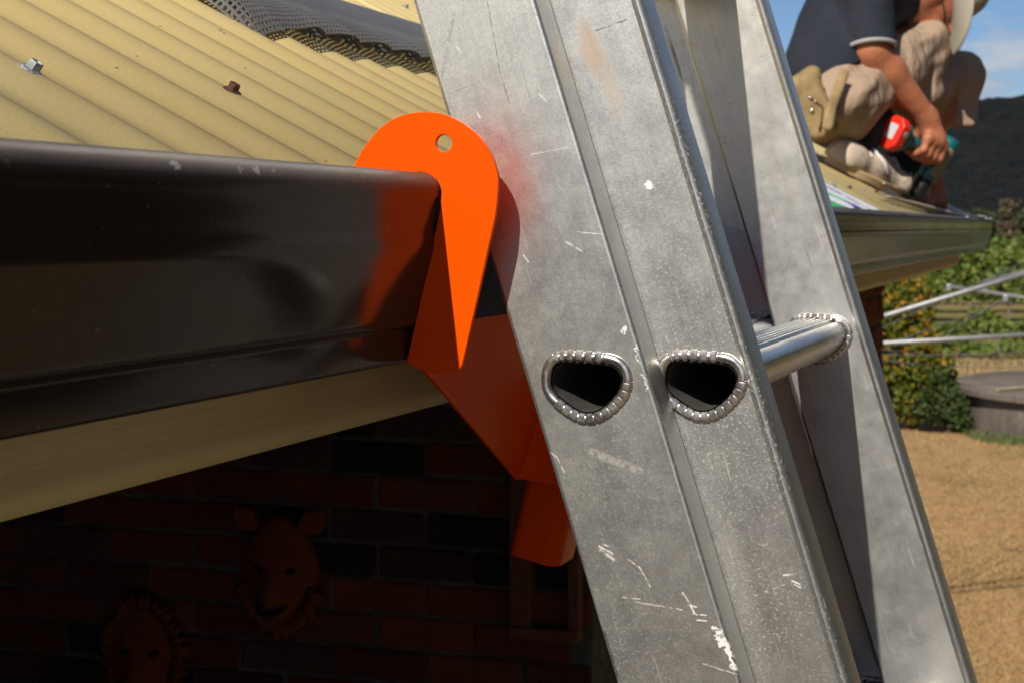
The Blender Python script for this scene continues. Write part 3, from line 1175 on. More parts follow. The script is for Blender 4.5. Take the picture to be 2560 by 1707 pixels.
basem = alum('worn_aluminium_base', (.66, .65, .61), (.48, .47, .44), 2.7, .7, .65)
basem.paint(basem.spot(L(-.2195, .170, .905), .013, .45, (.55, 1, 1.5), .008, 90), (.40, .27, .17), .6)
basem.paint(basem.spot(L(-.2135, .148, .905), .016, .9, (.42, 1, 1.7), .008, 90), (.42, .32, .22), .45)
basem.paint(basem.spot(L(-.2107, .0905, .905), .0026, .2, (1, 1, 1), .006, 300), (.88, .87, .84), .95)
for (a_, b_, r_, c_, am) in (((-.201, -.127), (-.1954, -.1278), .0008, BRIGHT, .8), ((-.1974, -.131), (-.1939, -.1335), .0007, BRIGHT, 1), ((-.197, -.1332), (-.1943, -.1355), .0007, BRIGHT, 1),
                             ((-.213, -.133), (-.202, -.132), .0004, BRIGHT, .6), ((-.2132, .1787), (-.1952, .1788), .0005, DARK, .85)):
    basem.paint(basem.seg(L(*a_, .905), L(*b_, .905), r_), c_, am)
farm = alum('worn_aluminium_far', (.72, .71, .67), (.60, .59, .56), 5.1, .15, .15)
rungm = MAT('bright_aluminium', (.62, .61, .60), .24, metal=1.0)
rungm.mix(rungm.noise(30, 5, .65, rungm.co(scale=(1, .25, 1)), .45, .65), (.46, .45, .43), .7)
rungm.mix(rungm.noise(200, 3, .6, rungm.co(scale=(1, .1, 1)), .62, .7), (.30, .28, .25), .5)
rungm.rough(rungm.noise(40, 4, .6, rungm.co(scale=(1, .15, 1)), .3, .7), .20, .36)
collm = MAT('crimped_aluminium', (.58, .555, .52), .30, metal=.95)
collm.mix(collm.noise(160, 4, .65, None, .5, .66), (.33, .29, .24), .7)
collm.rough(collm.noise(120, 4, .6), .24, .45)

borem = MAT('bore_shade_aluminium', (.085, .08, .07), .75, metal=.2)  # colour darkened to stand for the shade inside the hollow rung
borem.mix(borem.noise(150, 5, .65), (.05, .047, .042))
# outline of the D shaped rung, relative to its centre in the plane of the rail (t, s)
D_IN = [(-0.2809, 0.0131), (-0.2778, 0.0155), (-0.2728, 0.0154), (-0.2623, 0.0118), (-0.252, 0.008), (-0.248, 0.0051), (-0.2464, 0.0011), (-0.2474, -0.0029), (-0.2505, -0.0068),
        (-0.2551, -0.0098), (-0.2608, -0.0123), (-0.2661, -0.0132), (-0.2714, -0.0119), (-0.2754, -0.0085), (-0.2796, -0.0034), (-0.2829, 0.0021), (-0.2833, 0.0074)]
D_IN = [(t + .2645, s - .0008) for (t, s) in D_IN]
D_IN = spline(D_IN, 5)
ND = len(D_IN)


def offset(poly, d):
    n = len(poly)
    out = []
    for i in range(n):
        a, b = Vector(poly[i - 1]), Vector(poly[(i + 1) % n])
        t = (b - a).normalized()
        nn = Vector((t.y, -t.x))
        if nn.dot(Vector(poly[i])) < 0:
            nn = -nn
        out.append((poly[i][0] + nn.x * d, poly[i][1] + nn.y * d))
    return out


D_HOLE = offset(D_IN, .0012)
D_OUT = offset(D_IN, .0036)

S_LO, S_HI = -2.42, 1.45


def rail(name, mat, t0, t1, y0, y1, tc_, s0, face_front, lo=S_LO, hi=S_HI, bead=None, label=None):
    """box rail between t0..t1 and y0..y1, with a D hole at every rung in the face the rung ends show in"""
    mb = MB()
    r = .0022
    yf = y0 if face_front else y1
    sg = 1 if face_front else -1
    corner = []
    for i in range(5):
        a = R(90 * i / 4)
        corner.append((r - r * math.cos(a), r - r * math.sin(a)))          # from side to face
    # side and back skin as one ribbon
    rib = [(t1 - dx if False else t1 - (r - r * math.sin(R(90 * i / 4))), yf + sg * (r - r * math.cos(R(90 * i / 4)))) for i in range(5)]
    rib = [(t1 - r, yf)] + rib[1:]
    if bead:
        rib = [(t1 - .0062, yf), (t1 - .0056, yf - sg * .0006), (t1 - .0046, yf - sg * .0016), (t1 - .0032, yf - sg * .0022), (t1 - .0017, yf - sg * .0018), (t1 - .0005, yf - sg * .0006), (t1, yf + sg * .001)]
    dp = abs(y1 - y0)
    ribA = rib + [(t1, yf + sg * (dp - r)), (t1 - r, yf + sg * dp), (t1 - .009, yf + sg * dp), (t1 - .009, yf + sg * (dp - .002)), (t1 - .0026, yf + sg * (dp - .0026)), (t1 - .0026, yf + sg * .004)]
    ribB = [(t0 + .0022, yf + sg * .004), (t0 + .0022, yf + sg * (dp - .0026)), (t0 + .009, yf + sg * (dp - .002)), (t0 + .009, yf + sg * dp), (t0 + r, yf + sg * dp), (t0, yf + sg * (dp - r)), (t0, yf + sg * r), (t0 + r * .3, yf + sg * r * .3), (t0 + r, yf)]
    segs = 26
    for rb2 in (ribA, ribB):
        n = len(rb2)
        b0 = len(mb.v)
        for j in range(segs + 1):
            s = lo + (hi - lo) * j / segs
            for (t, y) in rb2:
                mb.v.append((t, y, s + SB))
        for j in range(segs):
            for i in range(n - 1):
                a = b0 + j * n + i
                mb.f.append((a, a + 1, a + 1 + n, a + n))
    # face with holes
    ta, tb = ribB[-1][0], ribA[0][0]
    kmin = math.ceil((lo - s0 + .05) / RUNGS)
    kmax = math.floor((hi - s0 - .05) / RUNGS)
    edges = [lo] + [s0 + RUNGS * (k + .5) for k in range(kmin, kmax)] + [hi]
    for k in range(kmin, kmax + 1):
        c = s0 + RUNGS * k
        a_, b_ = edges[k - kmin], edges[k - kmin + 1]
        hole = [(tc_ + p[0], c + p[1]) for p in D_HOLE]
        rect = []
        cs = [(tb, b_), (ta, b_), (ta, a_), (tb, a_)]
        angs = [math.atan2(p[1] - c, p[0] - tc_) for p in hole]
        outer = []
        for p in hole:
            dx, dy = p[0] - tc_, p[1] - c
            tt = 1e9
            if dx > 1e-9: tt = min(tt, (tb - tc_) / dx)
            if dx < -1e-9: tt = min(tt, (ta - tc_) / dx)
            if dy > 1e-9: tt = min(tt, (b_ - c) / dy)
            if dy < -1e-9: tt = min(tt, (a_ - c) / dy)
            outer.append([tc_ + dx * tt, c + dy * tt])
        for q in cs:
            j = min(range(len(outer)), key=lambda i: (outer[i][0] - q[0]) ** 2 + (outer[i][1] - q[1]) ** 2)
            outer[j] = list(q)
        b0 = len(mb.v)
        nh = len(hole)
        mb.v += [(p[0], yf, p[1] + SB) for p in hole] + [(p[0], yf, p[1] + SB) for p in outer]
        for i in range(nh):
            mb.f.append((b0 + i, b0 + (i + 1) % nh, b0 + nh + (i + 1) % nh, b0 + nh + i))
    me = mb.mesh(name)
    bm = bmesh.new()
    bm.from_mesh(me)
    bmesh.ops.remove_doubles(bm, verts=bm.verts, dist=.00005)
    bmesh.ops.recalc_face_normals(bm, faces=bm.faces)
    bm.to_mesh(me)
    bm.free()
    soft(me, 35)
    o = link('stile', me, ladder, mat)
    if label: o['label'] = label
    return o


def collar(parent, tc_, c, y, sg, crimp=True):
    """rolled and crimped lip round a rung end"""
    # arc length positions along the outline
    P = spline([(p[0], p[1]) for p in D_OUT[:-1:4]], 22)
    n = len(P)
    m_ = 12
    st = min(range(n), key=lambda i: (P[i][0] + .0185) ** 2 + (P[i][1] - .006) ** 2)
    P = P[st:] + P[:st]
    mb = MB()
    top = [i for i in range(n) if P[i][1] > .0035 and -.0135 < P[i][0] < .0125]
    bot = [i for i in range(n) if P[i][1] < -.0042]
    tset, bset = {}, {}
    for idx, i in enumerate(sorted(top, key=lambda i: P[i][0])):
        tset[i] = idx / max(1, len(top) - 1)
    for idx, i in enumerate(sorted(bot, key=lambda i: P[i][0])):
        bset[i] = idx / max(1, len(bot) - 1)
    for i in range(n):
        a, b = Vector(P[i - 1]), Vector(P[(i + 1) % n])
        t = (b - a).normalized()
        nn = Vector((t.y, -t.x))
        if nn.dot(Vector(P[i])) < 0:
            nn = -nn
        r = .0028
        flat = 0.0
        if i in tset:
            ph_ = (tset[i] * 6.0) % 1.0
            r, flat = (.0031, 1.0) if .10 < ph_ < .72 else (.0025, 0.0)
        elif i in bset:
            ph_ = (bset[i] * 11.0) % 1.0
            r, flat = (.0031, 1.0) if ph_ < .80 else (.0027, 0.0)
        for j in range(m_):
            an = 2 * math.pi * j / m_
            ca, sa = math.cos(an), math.sin(an)
            if flat:
                q_ = (abs(ca) ** 3.5 + abs(sa) ** 3.5) ** (-1 / 3.5)
                ca, sa = ca * q_ * .95, sa * q_ * .86
            mb.v.append((tc_ + P[i][0] + nn.x * ca * r, y - sg * (sa * r - .0002), c + P[i][1] + nn.y * ca * r + SB))
    for i in range(n):
        for j in range(m_):
            mb.f.append((i * m_ + j, i * m_ + (j + 1) % m_, ((i + 1) % n) * m_ + (j + 1) % m_, ((i + 1) % n) * m_ + j))
    return mb.build('rung_collar', collm.m, parent, angle=38)


def rung(tc_, c, ya, yb):
    """hollow D tube with a ribbed tread on top; open at the near end"""
    root_ = MB()
    outp = []
    tops = [p for p in D_HOLE]
    for p in D_HOLE:
        outp.append(list(p))
    # ribs on the sloping flat of the outline
    dense = []
    n = len(outp)
    for i in range(n):
        a, b = outp[i], outp[(i + 1) % n]
        for k in range(4):
            dense.append((a[0] + (b[0] - a[0]) * k / 4, a[1] + (b[1] - a[1]) * k / 4))
    rp_ = []
    for (t, s) in dense:
        if s > .0035 and -.0125 < t < .0135:
            w_ = ((t + .0125) / .026 * 7.0) % 1.0
            s += .0016 if w_ < .55 else -.0020
        rp_.append((t, s))
    n = len(rp_)
    nin = len(D_IN)
    v, f = [], []
    for y in (ya, yb):
        v += [(tc_ + t, y, c + s + SB) for (t, s) in rp_]
    f = [(i, (i + 1) % n, n + (i + 1) % n, n + i) for i in range(n)]
    f.append(tuple(range(n, 2 * n)))
    root_.add(v, f)
    r_ = root_.build('rung', rungm.m, ladder, angle=25)
    mb = MB()
    v = []
    for y in (ya - .0005, ya + .02, yb - .01):
        v += [(tc_ + t, y, c + s + SB) for (t, s) in D_IN]
    mb.add(v, [(j * nin + i, j * nin + (i + 1) % nin, (j + 1) * nin + (i + 1) % nin, (j + 1) * nin + i) for j in (0, 1) for i in range(nin)] + [tuple(range(2 * nin, 3 * nin))])
    mb.build('rung_bore', borem.m, r_, angle=40)
    return r_


FN, BN, BF, FF = (.873, .9035), (.905, .9355), (1.32, 1.3505), (1.352, 1.3825)
TF, TB = -.2645, -.2130
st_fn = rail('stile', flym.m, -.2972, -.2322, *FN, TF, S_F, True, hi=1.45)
st_bn = rail('stile', basem.m, -.2455, -.1842, *BN, TB, S_B, True, hi=.62, bead=True)
st_bf = rail('stile', farm.m, -.2452, -.1802, *BF, TB, S_B, True, hi=.62, bead=True)
st_ff = rail('stile', farm.m, -.2972, -.2322, *FF, TF, S_F, True, hi=1.45)
for k in range(-8, 5):
    c = S_F + RUNGS * k
    if -2.3 < c < 1.4:
        rung(TF, c, FN[0], FF[1] + .004)
        if abs(k) < 3:
            collar(st_fn, TF, c, FN[0], 1)
            collar(st_ff, TF, c, FF[0], 1)
    c = S_B + RUNGS * k
    if c < .58:
        rung(TB, c, BN[0], BF[1] + .004)
        if abs(k) < 3:
            collar(st_bn, TB, c, BN[0], 1)
            collar(st_bf, TB, c, BF[0], 1)
for (t0, t1, y0, y1) in ((-.299, -.230, .871, .905), (-.299, -.230, 1.350, 1.385), (-.247, -.182, .9035, .937), (-.247, -.178, 1.3185, 1.352)):
    pass
feet = MB()
for (t0, t1, y0, y1) in ((-.249, -.181, .902, .938), (-.249, -.177, 1.317, 1.354)):
    f_ = MB().box((t0, y0, .005), (t1, y1, .07))
    f_.build('rubber_foot', rubber_and_shade.m, ladder, bevel=.004)
# ------------------------------------------------------------------ orange bracket hooked over the gutter
orange = MAT('orange_powder_coat', (.95, .086, .0012), .32, spec=.07)
orange.mix(orange.noise(3, 3, .5), (.92, .080, .0012), .6)
orange.bump(orange.noise(420, 2, .5, None, .3, .7), .06, .0006)
BP = Vector((-.33, .845, 2.36))
brk = tag(empty('gutter_bracket', BP), 'bright orange metal ladder bracket hooked over the gutter', 'bracket')
outline = [(-.3433, -.0704), (-.3385, -.0515), (-.3340, -.0325), (-.3280, -.0072), (-.3249, .0058), (-.3240, .0106), (-.3235, .0155), (-.3233, .0185), (-.3237, .0205), (-.3245, .0225), (-.3258, .0245),
           (-.3275, .0260), (-.3300, .0277), (-.3327, .0287), (-.3355, .0290), (-.3380, .0286), (-.3400, .0278), (-.3418, .0264), (-.3436, .0240), (-.3446, .0205), (-.3450, .0150), (-.3456, .0080), (-.3480, .0010), (-.3520, -.0040), (-.3580, -.0050), (-.3650, -.0010), (-.3700, .0080), (-.3730, .0180),
           (-.3744, .0290), (-.3715, .0347), (-.3685, .0400), (-.3649, .0445), (-.3612, .0488), (-.3574, .0522), (-.3533, .0550), (-.3488, .0572), (-.3446, .0586), (-.3403, .0594), (-.3360, .0599), (-.3319, .0599),
           (-.3277, .0596), (-.3235, .0590), (-.3193, .0577), (-.3152, .0558), (-.3115, .0538), (-.3079, .0513), (-.3046, .0488), (-.3017, .0459), (-.2990, .0424), (-.2966, .0386), (-.2948, .0349), (-.2935, .0309), (-.2926, .0280), (-.2922, .0251), (-.2922, .0212), (-.2925, .0173),
           (-.2929, .0125), (-.2935, .0077), (-.2947, .0020), (-.2961, -.0039), (-.3040, -.0375), (-.3118, -.0700), (-.3127, -.0722), (-.3139, -.0740), (-.3156, -.0752), (-.3176, -.0759), (-.3205, -.0763), (-.3239, -.0764), (-.3290, -.0757), (-.3340, -.0745), (-.3390, -.0727)]


def hook(y, label=None):
    bm = bmesh.new()
    vs = [bm.verts.new((x - BP.x, y - BP.y, z + 2.4 - BP.z)) for (x, z) in outline]
    hv_ = [bm.verts.new((-.3220 + .0046 * math.cos(a) - BP.x, y - BP.y, .0436 + .0046 * math.sin(a) + 2.4 - BP.z)) for a in [2 * math.pi * k / 32 for k in range(32)]]
    es = [bm.edges.new((vs[i], vs[(i + 1) % len(vs)])) for i in range(len(vs))]
    es += [bm.edges.new((hv_[i], hv_[(i + 1) % 32])) for i in range(32)]
    bmesh.ops.triangle_fill(bm, use_beauty=True, use_dissolve=False, edges=es)
    ret = bmesh.ops.extrude_face_region(bm, geom=list(bm.faces))
    for v in [g_ for g_ in ret['geom'] if isinstance(g_, bmesh.types.BMVert)]:
        v.co.y += .0034
    bmesh.ops.recalc_face_normals(bm, faces=bm.faces)
    me = bpy.data.meshes.new('hook_plate')
    bm.to_mesh(me)
    bm.free()
    soft(me, 35)
    o = link('hook_plate', me, brk, orange.m)
    b = o.modifiers.new('bevel', 'BEVEL')
    b.width = .0008
    b.segments = 2
    b.limit_method = 'ANGLE'
    b.angle_limit = R(50)
    return o


hook(.845)
hook(1.3925)
# sheet along the gutter face: local axes y and d (down the face)
da = Vector((-.343 + .3249, 0, -.0704 - .0058)).normalized()
nf = Vector((-da.z, 0, da.x))
if nf.x < 0:
    nf = -nf
base0 = Vector((-.3249, 0, 2.4058)) + nf * .0008


def on_face(y, d, off=0.0):
    p = base0 + da * d + nf * off
    return (p.x - BP.x, y - BP.y, p.z - BP.z)


dT = .058
dA, dB = .0765, .177
sheet_pts = [(.8485, dT), (1.3925, dT), (1.3925, dA), (1.1935, dB), (1.0880, dB), (.8485, dA)]
mb = MB()
v = [on_face(y, d, 0) for (y, d) in sheet_pts] + [on_face(y, d, .0028) for (y, d) in sheet_pts]
n = 6
mb.add(v, [tuple(range(6)), tuple(range(6, 12))] + [(i, (i + 1) % n, n + (i + 1) % n, n + i) for i in range(n)])
mb.build('back_sheet', orange.m, brk, bevel=.0005)
padm = MAT('grey_rubber_pad', (.045, .052, .052), .85)
padm.mix(padm.noise(420, 3, .6, None, .45, .65), (.02, .024, .024))
padm.bump(padm.noise(420, 3, .6, None, .4, .6), .5, .0008)
pp = [(.8495, .002), (1.3915, .002), (1.3915, dT - .0005), (.8495, dT - .0005)]
mb = MB()
v = [on_face(y, d, .0006) for (y, d) in pp] + [on_face(y, d, .0030) for (y, d) in pp]
mb.add(v, [(0, 1, 2, 3), (4, 5, 6, 7), (0, 1, 5, 4), (1, 2, 6, 5), (2, 3, 7, 6), (3, 0, 4, 7)])
mb.build('pad', padm.m, brk)
# rounded square socket tube below
tubep = []
hw, rr_ = .0185, .0095
for (sx_, sy_, a0) in ((1, 1, 0), (-1, 1, 90), (-1, -1, 180), (1, -1, 270)):
    for i in range(6):
        a = R(a0 + 90 * i / 5)
        tubep.append((sx_ * (hw - rr_) + rr_ * math.cos(a), sy_ * (hw - rr_) + rr_ * math.sin(a)))
mb = MB()
yc, oc = 1.1410, .0165
n = len(tubep)
dl = (.128, .2345)
v = []
for (k, d) in ((1.0, dl[0]), (1.0, dl[1]), (.86, dl[1]), (.86, dl[1] - .06)):
    for (a, b) in tubep:
        v.append(on_face(yc + a * 1.42 * k, d, oc + b * k))
f = []
for j in range(3):
    f += [(j * n + i, j * n + (i + 1) % n, (j + 1) * n + (i + 1) % n, (j + 1) * n + i) for i in range(n)]
f += [tuple(range(n)), tuple(range(3 * n, 4 * n))]
mb.add(v, f)
mb.build('socket_tube', orange.m, brk, angle=40)
# sloped gusset from the sheet out to the tube
mb = MB()
g1 = [on_face(1.0885, dB - .001, .003), on_face(1.1160, .090, .003), on_face(1.1150, .1285, oc + .0165), on_face(1.1150, dB, oc + .0165)]
mb.v = [tuple(p) for p in g1]
mb.f = [(0, 1, 2), (0, 2, 3)]
mb.build('gusset', orange.m, brk)

# ------------------------------------------------------------------ gutter guard mesh
meshm = MAT('grey_plastic_mesh', (.15, .143, .14), .45, spec=.5)
meshm.mix(meshm.noise(8, 4), (.12, .114, .11))


def roof_pt(x, y, h):
    return Vector((x + h * math.sin(PITCH), y, roof_z(x) + h * math.cos(PITCH)))


def mesh_cells(surf, nu, nv, sf=lambda v: .42):
    """open mesh: every cell keeps a frame of material round a real hole"""
    mb = MB()
    G = [[surf(i / nu, j / nv) for j in range(nv + 1)] for i in range(nu + 1)]
    idx = {}
    for i in range(nu + 1):
        for j in range(nv + 1):
            idx[(i, j)] = len(mb.v)
            mb.v.append(tuple(G[i][j]))
    for i in range(nu):
        for j in range(nv):
            P = [G[i][j], G[i + 1][j], G[i + 1][j + 1], G[i][j + 1]]
            c = (P[0] + P[1] + P[2] + P[3]) / 4
            strand = sf(j / nv)
            b = len(mb.v)
            mb.v += [tuple(p.lerp(c, strand)) for p in P]
            o = [idx[(i, j)], idx[(i + 1, j)], idx[(i + 1, j + 1)], idx[(i, j + 1)]]
            for k in range(4):
                mb.f.append((o[k], o[(k + 1) % 4], b + (k + 1) % 4, b + k))
    return mb


ROLL0, ROLL1 = 1.272, 2.60


def strip(u, v):
    """v: 0 upper edge, 1 lower edge with tongues pushed into the corrugations"""
    y = ROLL0 + (ROLL1 - ROLL0) * u
    ph_ = 2 * math.pi * (y - P0) / WAVE
    drift = -.010 * (y - 1.5) + .006 * math.sin(y * 3.1)
    x = -.772 + drift + .125 * v
    k = max(0.0, (v - .62) / .38)
    ramp = min(1.0, max(0.0, (y - 1.28) / .09))
    sawp = ((y - P0) / WAVE + .10) % 1.0
    flap = ramp * (.026 * k ** 1.2 * max(0.0, math.sin(math.pi * sawp)) ** .7 * (sawp ** .8))
    skirt = -.016 * k ** 2.2
    wav = .004 * k * math.cos(ph_)
    endd = max(0.0, 1 - (y - ROLL0) / .014)
    h = .0165 * (1 - .85 * endd ** 1.5) + .004 * math.sin(math.pi * min(1, v / .62)) + skirt + flap + wav * (1 - ramp * .4)
    x += ramp * .016 * k ** 2 * (sawp - .3) + (1 - ramp) * .004 * k
    return roof_pt(x, y, h)


gg = mesh_cells(strip, 270, 28, lambda v: .62 if v < .60 else .42)
o = gg.build('gutter_guard_mesh', meshm.m)
sd = o.modifiers.new('thickness', 'SOLIDIFY')
sd.thickness = .0012
tag(o, 'strip of dark plastic gutter mesh lying loose across the cream roof', 'gutter mesh')

# strip being fixed over the far end of the gutter
fg = tag(empty('gutter_guard_mesh', (-.36, 4.9, 2.43)), 'curled gutter mesh strip with pale edging, being fixed to the far gutter end', 'gutter mesh')
FO = Vector((-.36, 4.9, 2.43))
trimm = MAT('cream_edging', (.62, .50, .33), .5)


def far_strip(u, v):
    y = 3.86 + (5.93 - 3.86) * u
    far_lift = max(0.0, (u - .30) / .70)
    a = v
    xl = -.452 + .100 * min(1, u * 1.15) ** .8                   # lower edge slides from the roof to the lip
    lo = Vector((xl, y, max(roof_z(xl) + .012, 2.4305)))
    up_x = -.462 - .14 * min(1, max(0, u - .06) * 1.5) * (1 - .50 * max(0, (u - .55) / .45))
    hi = Vector((up_x, y, roof_z(up_x) + .012 + .014 * math.sin(u * 9)))
    p = lo.lerp(hi, a)
    p.z -= .012 * math.sin(math.pi * a) * min(1, u * 2)
    return p - FO


mm = mesh_cells(far_strip, 250, 18, lambda v: .30)
o = mm.build('mesh_panel', meshm.m, fg)
for v_ in (0.0, 1.0):
    ks = list(range(5 if v_ else 1, 31))
    pts = [far_strip(k / 30, v_) + Vector((0, 0, .003)) for k in ks]
    tb_ = MB()
    tb_.tube(pts, [.0020 + .0040 * min(1, (k - ks[0]) / 6) for k in ks], 8)
    tb_.build('edging', trimm.m, fg, smooth=True)

# ------------------------------------------------------------------ printed packet on the roof
pk = tag(empty('printed_packet', (-.46, 3.0, roof_z(-.46) + .002), (0, PITCH, 0)), 'white printed packet with green and blue artwork lying at the roof edge', 'packet')
paper = MAT('white_card', (.82, .83, .86), .5)
pw = MB()
pw.prism([(-.16, -.42), (.080, -.42), (.080, .315), (.060, .318), (-.16, .262)], 'z', 0, .005)
pw.build('card', paper.m, pk, bevel=.001)
greenp = MAT('print_green', (.03, .55, .16), .5)
bluep = MAT('print_blue', (.035, .04, .45), .5)
whitep = MAT('print_white', (.84, .85, .88), .5)
lilac = MAT('print_lilac', (.42, .43, .72), .5)


def patch(pts, mat, h, name='print'):
    q_ = MB()
    q_.v = [(x, y, h) for (x, y) in pts]
    q_.f = [tuple(range(len(pts)))]
    return q_.build(name, mat.m, pk)


patch([(.030, -.36), (.022, .004), (.044, .036), (.079, .048), (.079, -.36)], greenp, .0054)
patch([(.062, -.142), (.051, .012), (.064, .044), (.079, .050), (.079, -.142)], bluep, .0058)
patch([(.058 + .026 * math.cos(a), -.115 + .085 * math.sin(a)) for a in [R(k * 12) for k in range(30)]], whitep, .0062)
for k in range(7):
    patch([(-.030 + k * .0075, .135), (-.026 + k * .0075, .135), (-.026 + k * .0075, .215), (-.030 + k * .0075, .215)], lilac, .0054)
for k in range(4):
    patch([(.030 + k * .004, .14), (.0322 + k * .004, .14), (.0322 + k * .004, .20), (.030 + k * .004, .20)], lilac, .0054)
for txt, (x, y), s in (('P', (.063, .13), .075), ('J', (.075, .15), .075)):
    cu = bpy.data.curves.new('print', 'FONT')
    cu.body = txt
    cu.size = s
    to = bpy.data.objects.new('print', cu)
    dg = None
    COL.objects.link(to)
    bpy.context.view_layer.update()
    me = bpy.data.meshes.new_from_object(to.evaluated_get(bpy.context.evaluated_depsgraph_get()))
    bpy.data.objects.remove(to)
    me.materials.clear()
    po = link('print', me, pk, bluep.m)
    po.location = (x, y, .0056)
    po.scale = (1, .26, 1)
    po.rotation_euler = (0, 0, R(90))
# ------------------------------------------------------------------ smooth blended bodies from distance fields
def V3(p): return np.array((p[0], p[1], p[2]), float)


def cone(a, b, ra, rb):
    a, b = V3(a), V3(b)
    ab = b - a
    L2 = float(ab @ ab)

    def f(P):
        t = np.clip(((P - a) @ ab) / L2, 0, 1)
        q = P - a - t[:, None] * ab
        return np.sqrt((q * q).sum(1)) - (ra + (rb - ra) * t)
    return f


def ellip(c, ax, r):
    c = V3(c)
    M = np.array([V3(x) for x in ax])
    r = np.array(r, float)

    def f(P):
        q = ((P - c) @ M.T) / r
        k = np.sqrt((q * q).sum(1))
        return (k - 1.0) * r.min() * (.55 + .45 * np.minimum(1, k))
    return f


def rbox(c, ax, h, rad):
    c = V3(c)
    M = np.array([V3(x) for x in ax])
    h = np.array(h, float) - rad

    def f(P):
        q = np.abs((P - c) @ M.T) - h
        return np.sqrt((np.maximum(q, 0) ** 2).sum(1)) + np.minimum(q.max(1), 0) - rad
    return f


def union(fs, k=.02):
    def f(P):
        d = None
        for g_ in fs:
            kk = k
            if isinstance(g_, tuple):
                g_, kk = g_
            e = g_(P)
            if d is None:
                d = e
            else:
                h = np.clip(.5 + .5 * (d - e) / kk, 0, 1)
                d = d * (1 - h) + e * h - kk * h * (1 - h)
        return d
    return f


def sdf_mesh(name, f, lo, hi, res, org):
    lo, hi = V3(lo), V3(hi)
    n = np.maximum(2, np.ceil((hi - lo) / res).astype(int)) + 1
    ax = [lo[i] + res * np.arange(n[i]) for i in range(3)]
    D = np.empty(n, np.float32)
    for i in range(n[0]):
        Yg, Zg = np.meshgrid(ax[1], ax[2], indexing='ij')
        P = np.stack([np.full(Yg.size, ax[0][i]), Yg.ravel(), Zg.ravel()], 1)
        D[i] = f(P).reshape(n[1], n[2])
    S = D < 0
    c = [(i, j, k) for i in (0, 1) for j in (0, 1) for k in (0, 1)]
    m_ = n - 1
    cnt = sum(S[i:i + m_[0], j:j + m_[1], k:k + m_[2]].astype(np.int8) for i, j, k in c)
    act = (cnt > 0) & (cnt < 8)
    ids = -np.ones(m_, np.int64)
    cells = np.argwhere(act)
    ids[act] = np.arange(len(cells))
    acc = np.zeros((len(cells), 3))
    num = np.zeros(len(cells))
    for a in c:
        for d in range(3):
            if a[d] == 1:
                continue
            b = list(a); b[d] = 1
            A = D[cells[:, 0] + a[0], cells[:, 1] + a[1], cells[:, 2] + a[2]]
            B = D[cells[:, 0] + b[0], cells[:, 1] + b[1], cells[:, 2] + b[2]]
            s = (A < 0) != (B < 0)
            t = np.where(s, A / np.where(s, A - B, 1), 0)
            p = np.tile(np.array(a, float), (len(cells), 1))
            p[:, d] += t
            acc[s] += p[s]
            num[s] += 1
    V = lo + res * (cells + acc / np.maximum(num, 1)[:, None]) - V3(org)
    F = []
    for d in range(3):
        e, g_ = (d + 1) % 3, (d + 2) % 3
        sl0 = [slice(None)] * 3; sl1 = [slice(None)] * 3
        sl0[d] = slice(0, -1); sl1[d] = slice(1, None)
        ch = S[tuple(sl0)] != S[tuple(sl1)]
        E = np.argwhere(ch)
        ok = (E[:, e] > 0) & (E[:, g_] > 0) & (E[:, e] < m_[e]) & (E[:, g_] < m_[g_])
        E = E[ok]
        q = []
        for (de, dg_) in ((-1, -1), (0, -1), (0, 0), (-1, 0)):
            X = E.copy(); X[:, e] += de; X[:, g_] += dg_
            q.append(ids[X[:, 0], X[:, 1], X[:, 2]])
        q = np.stack(q, 1)
        flip = S[E[:, 0], E[:, 1], E[:, 2]]
        q[~flip] = q[~flip][:, ::-1]
        F.append(q)
    F = np.concatenate(F)
    F = F[(F >= 0).all(1)]
    me = bpy.data.meshes.new(name)
    me.from_pydata(V.tolist(), [], F.tolist())
    me.update()
    return me


def bounds(pts, pad):
    A = np.array([V3(p) for p in pts])
    return A.min(0) - pad, A.max(0) + pad


# ------------------------------------------------------------------ the man on the roof
MO = at(2140, 400, 4.35)
MO = Vector((MO.x, MO.y, roof_z(MO.x)))
man = tag(empty('person', MO), 'man in navy shirt, tan shorts and pale hat squatting on the roof with a drill', 'person')
skin = MAT('sunburnt_skin', (.47, .175, .085), .5, spec=.35)
skin.mix(skin.noise(22, 4, .6), (.40, .135, .065), .8)
skin.mix(skin.noise(9, 3, .5), (.55, .22, .12), .5)
skin.mix(skin.noise(240, 3, .6), (.30, .10, .05), .45)
skin.mix(skin.noise(60, 4, .7, None, .55, .72), (.60, .22, .14), .5)
skin.bump(skin.noise(330, 3, .6, None, .3, .7), .25, .0012)
skin.bump(skin.noise(40, 3, .5, None, .3, .7), .2, .004)
skin.b.inputs['Subsurface Weight'].default_value = .08
skin.b.inputs['Subsurface Radius'].default_value = (.01, .004, .002)
shirtm = MAT('navy_cloth', (.020, .024, .036), .85, spec=.2)
shirtm.mix(shirtm.noise(12, 4), (.028, .032, .044), .7)
shirtm.bump(shirtm.noise(16, 4, .5, None, .3, .7), .35, .012)
shortm = MAT('tan_cloth', (.40, .285, .205), .88, spec=.15)
shortm.mix(shortm.noise(10, 4), (.34, .24, .165), .7)
shortm.bump(shortm.noise(26, 4, .55, shortm.co(scale=(1, 1, .35), rot=(.3, .9, 0)), .3, .7), .6, .012)
shortm.bump(shortm.noise(420, 2, .5, None, .3, .7), .25, .0015)
bagm = MAT('tan_suede', (.36, .255, .125), .9, spec=.15)
bagm.mix(bagm.noise(24, 5), (.20, .135, .07), .8)
hatm = MAT('pale_felt', (.50, .455, .36), .85, spec=.2)
hatm.mix(hatm.noise(10, 4), (.43, .39, .31), .7)
